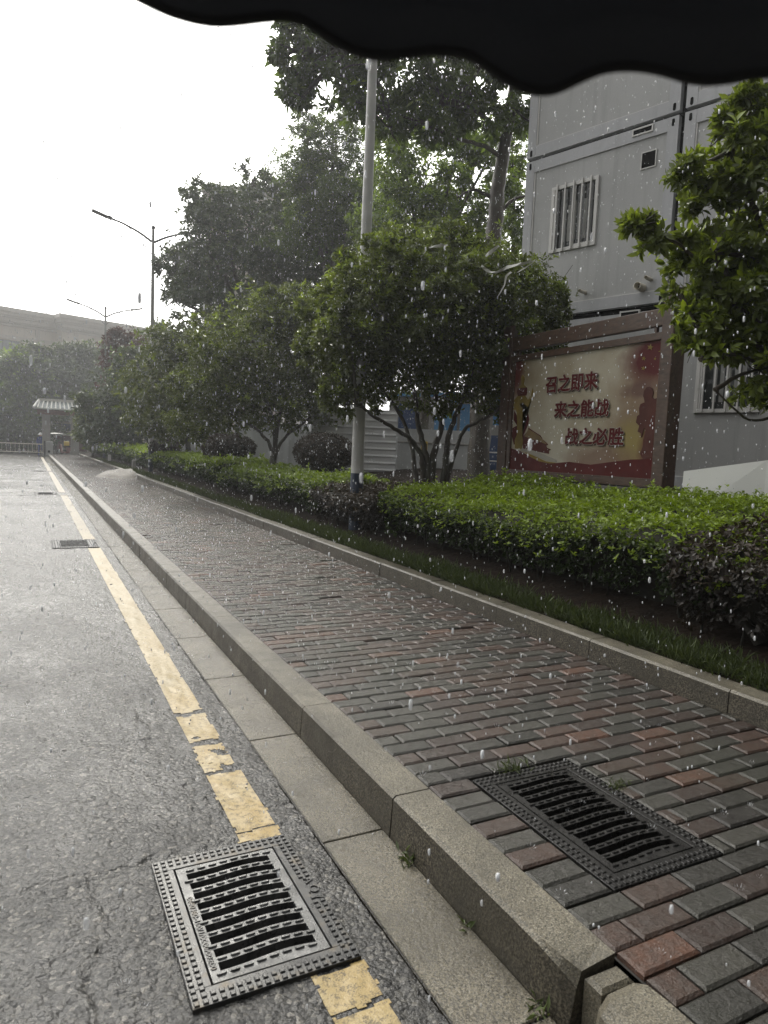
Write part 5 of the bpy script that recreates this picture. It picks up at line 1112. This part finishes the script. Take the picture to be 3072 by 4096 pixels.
# big beige building beyond
A0 = at(240, 1252, 95); hd2 = math.radians(69.5); ee = np.array([math.sin(hd2), math.cos(hd2), 0]); en = np.array([-ee[1], ee[0], 0]); en *= np.sign(en @ -A0); R2 = Matrix((tuple(ee), tuple(-en), (0, 0, 1))).transposed()
root = thing('stone_building', 'wide beige stone building with a deep stepped cornice above the far trees', 'building', (A0[0], A0[1], 0)); zt = A0[2]
def fb(b, u0, u1, n0, n1, z0, z1):
    p = A0 * np.array([1, 1, 0]) + ee * (u0 + u1) / 2 + en * (n0 + n1) / 2 + ZV * (z0 + z1) / 2; return b.box(p, (u1 - u0, n1 - n0, z1 - z0), R2)
for u0, u1, n0 in ((.8, 46, -.8), (-40, .8, -3.0)):
    b = MB(); fb(b, u0, u1, n0 - 14, n0 - .3, 0, zt - 1.0); b.build('wall', M['beige2'], root)
    cn = MB()
    for dz0, dz1, pr in ((0, .55, .8), (.55, 1.0, .62), (1.0, 1.25, .45), (1.25, 1.75, .3), (1.75, 1.95, .12)): fb(cn, u0 - (pr if u0 > 0 else 0), u1, n0 - 14, n0 + pr, zt - dz1, zt - dz0 - .003)
    cn.build('cornice', M['beige'], root)
    bn_ = MB(); fb(bn_, u0, u1, n0 - .3, n0 - .1, zt - 2.3, zt - 1.96); fb(bn_, u0, u1, n0 - .3, n0 - .1, zt - 4.1, zt - 3.55)
    u = u0 + 1.6
    while u < u1: fb(bn_, u, u + .6, n0 - .3, n0 - .13, zt - 3.55, zt - 2.3); u += 5.2
    bn_.build('band', M['beige'], root)
    u = u0 + .5
    while u + 4 < u1:
        b = MB(); fb(b, u, u + 4.2, n0 - .32, n0 - .24, zt - 6.3, zt - 4.2); w = b.build('window', M['farglass'], root)
        b = MB()
        for k in range(5): fb(b, u + k * 1.04, u + k * 1.04 + .06, n0 - .24, n0 - .2, zt - 6.3, zt - 4.2)
        b.build('mullion', M['lampdark'], w); u += 5.2
# second beige block behind the dense tree
b0 = at(960, 740, 48); root = thing('apartment_block', 'beige building corner with a flat roof edge, hidden behind the dense dark tree', 'building', (b0[0], b0[1], 0))
R3 = Matrix.Rotation(math.radians(-22), 3, 'Z'); cc = np.array([b0[0] + 2.2, b0[1] + 4.5, 0])
b = MB(); b.box((cc[0], cc[1], b0[2] / 2 - .3), (5.6, 8, b0[2] - .6), R3); b.build('wall', M['beige2'], root)
b = MB(); b.box((cc[0], cc[1], b0[2] - .1), (6.2, 8.6, .5), R3); b.box((cc[0], cc[1], b0[2] - .55), (5.9, 8.3, .4), R3); b.build('roof_edge', M['beige'], root)
for k in range(4):
    for j in range(2):
        p = Vector((-1.4 + j * 2.6, -4.03, 0)); p = R3 @ p; b = MB(); b.box((cc[0] + p.x, cc[1] + p.y, 3 + k * 3.2), (1.4, .08, 1.5), R3); w = b.build('window', M['farglass'], root)

# ------------------------------------------------------------------ rain canopy over the viewer
EDGE = [(-900, -420), (-500, -330), (-150, -260), (100, -190), (300, -110), (420, -50), (530, 0), (620, 45), (700, 78), (790, 102), (870, 112), (960, 106), (1060, 94), (1150, 90), (1210, 105), (1260, 135), (1330, 180), (1400, 217), (1460, 238), (1540, 246), (1640, 236), (1740, 226), (1830, 232), (1900, 258), (1970, 305), (2040, 350), (2110, 378), (2180, 386), (2240, 372), (2320, 335), (2400, 302), (2480, 290), (2560, 292), (2650, 308), (2740, 335), (2830, 346), (2920, 338), (3010, 322), (3090, 318), (3200, 335), (3320, 380), (3420, 400), (3520, 380)]
root = thing('rain_canopy', 'black rain canopy overhead with a scalloped hanging edge', 'canopy', tuple(at(1900, 0, .37)))
ec = curve([at(px, py, .38 - .00001 * abs(px - 1500)) for px, py in EDGE], 4); fw = np.array([CW[0], CW[1], 0]); fw /= np.linalg.norm(fw)
top0 = at(1536, -420, .37)[2]
rows = []
for p in ec:
    zt_ = max(p[2] + .05, top0 - .0 * p[2]); q = p.copy(); q[2] = zt_
    mid = p * .5 + q * .5 + fw * .012; r1 = q - fw * .25 + ZV * .05; r2 = q - fw * .7 + ZV * .1; r3 = q - fw * 1.25 + ZV * .07; r4 = q - fw * 1.6 - ZV * .05
    rows.append([p, mid, q, r1, r2, r3, r4])
o = MB().grid(rows).build('fabric', M['fabric'], root); mo = o.modifiers.new('s', 'SOLIDIFY'); mo.thickness = .0025
hem = MB(); hem.tube([p + ZV * .003 for p in ec], .0028, 6); hem.build('hem', M['fabric'], root)
fr = MB(); 
for i in (30, 85, 140): fr.tube([rows[i][2] - ZV * .012, rows[i][3] - ZV * .012, rows[i][4] - ZV * .012, rows[i][5] - ZV * .012], .005, 6)
fr.build('rib', M['lampdark'], root)

# ------------------------------------------------------------------ rain
t = NT('rain_water'); t.set(Base_Color=(0.9, 0.92, 0.95), Roughness=0.15, IOR=1.33, Transmission_Weight=0.12)
_tp = t.n('ShaderNodeBsdfTransparent'); _mx = t.n('ShaderNodeMixShader'); _g = t.n('ShaderNodeNewGeometry'); t.l(t.maprange(_g.outputs['Random Per Island'], 0, 1, 0.05, 0.65), _mx.inputs[0])
t.l(t.b.outputs[0], _mx.inputs[1]); t.l(_tp.outputs[0], _mx.inputs[2]); t.l(_mx.outputs[0], t.out.inputs[0])
N = 44000; P = np.stack([rng.uniform(-2.5, 8, N), rng.uniform(.3, 15, N), rng.uniform(.2, 7.5, N)], 1)
dd = P - CAM; dist = np.linalg.norm(dd, axis=1); ok = (dist > 1.0) & ~((P[:, 0] > 7.2) & (P[:, 1] < 9)); P = P[ok]; N = len(P)
w = np.clip(.0023 * np.exp(rng.normal(0, .4, N)), .0011, .0048); l = w * rng.uniform(1.7, 3.2, N)
n_ = 5
rings = [(-1, 0.0), (-.8, .8), (0, 1.0), (.8, .8), (1, 0.0)]
allv = np.zeros((N, 2 + 3 * n_, 3)); allv[:, 0] = P + np.stack([0 * l, 0 * l, -l], 1); allv[:, 1] = P + np.stack([0 * l, 0 * l, l], 1)
for ri, (h, r) in enumerate(rings[1:4]):
    for k in range(n_):
        q = 6.2832 * k / n_; allv[:, 2 + ri * n_ + k] = P + np.stack([w * r * math.cos(q), w * r * math.sin(q), l * h], 1)
pf = [(0, 2 + (k + 1) % n_, 2 + k) for k in range(n_)] + [(1, 2 + 2 * n_ + k, 2 + 2 * n_ + (k + 1) % n_) for k in range(n_)]
pq = [(2 + ri * n_ + k, 2 + ri * n_ + (k + 1) % n_, 2 + (ri + 1) * n_ + (k + 1) % n_, 2 + (ri + 1) * n_ + k) for ri in range(2) for k in range(n_)]
faces = [tuple(i + b_ for i in f) for b_ in range(0, N * (2 + 3 * n_), 2 + 3 * n_) for f in pf + pq]
allv = allv.reshape(-1, 3).tolist()
for q in range(420):                                     # splash crowns where drops land
    X, Y = (rng.uniform(-.9, 1.0), rng.uniform(.9, 9)) if q % 2 else (rng.uniform(1.3, 3.4), rng.uniform(1.2, 10))
    Z = .002 if X < 1.25 else .172; r_ = rng.uniform(.006, .014); o_ = len(allv); hh = rng.uniform(.004, .014)
    for k in range(7):
        a_ = 6.2832 * k / 7; e_ = rng.uniform(.6, 1.4)
        allv += [(X + r_ * math.cos(a_), Y + r_ * math.sin(a_), Z), (X + r_ * math.cos(a_ + .22), Y + r_ * math.sin(a_ + .22), Z), (X + r_ * 1.5 * math.cos(a_ + .1), Y + r_ * 1.5 * math.sin(a_ + .1), Z + hh * e_)]
        faces.append((o_ + 3 * k, o_ + 3 * k + 1, o_ + 3 * k + 2))
me = bpy.data.meshes.new('rain'); me.from_pydata(allv, [], faces); me.materials.append(t.mat); me.polygons.foreach_set('use_smooth', [True] * len(me.polygons))
o = bpy.data.objects.new('rain', me); COL.objects.link(o); tag(o, 'falling raindrops in the air', 'rain', kind='stuff')

# ------------------------------------------------------------------ haze of the downpour
hz = MB().bbox((-150, -60, -1.2), (150, 200, 40)); mt = bpy.data.materials.new('haze_air'); mt.use_nodes = True; nt = mt.node_tree; nt.nodes.clear()
pv = nt.nodes.new('ShaderNodeVolumePrincipled'); pv.inputs['Color'].default_value = (0.9, 0.92, 0.95, 1); pv.inputs['Density'].default_value = 0.0017; pv.inputs['Anisotropy'].default_value = 0.55
ou = nt.nodes.new('ShaderNodeOutputMaterial'); nt.links.new(pv.outputs[0], ou.inputs['Volume'])
o = hz.build('haze', mt); tag(o, kind='stuff')
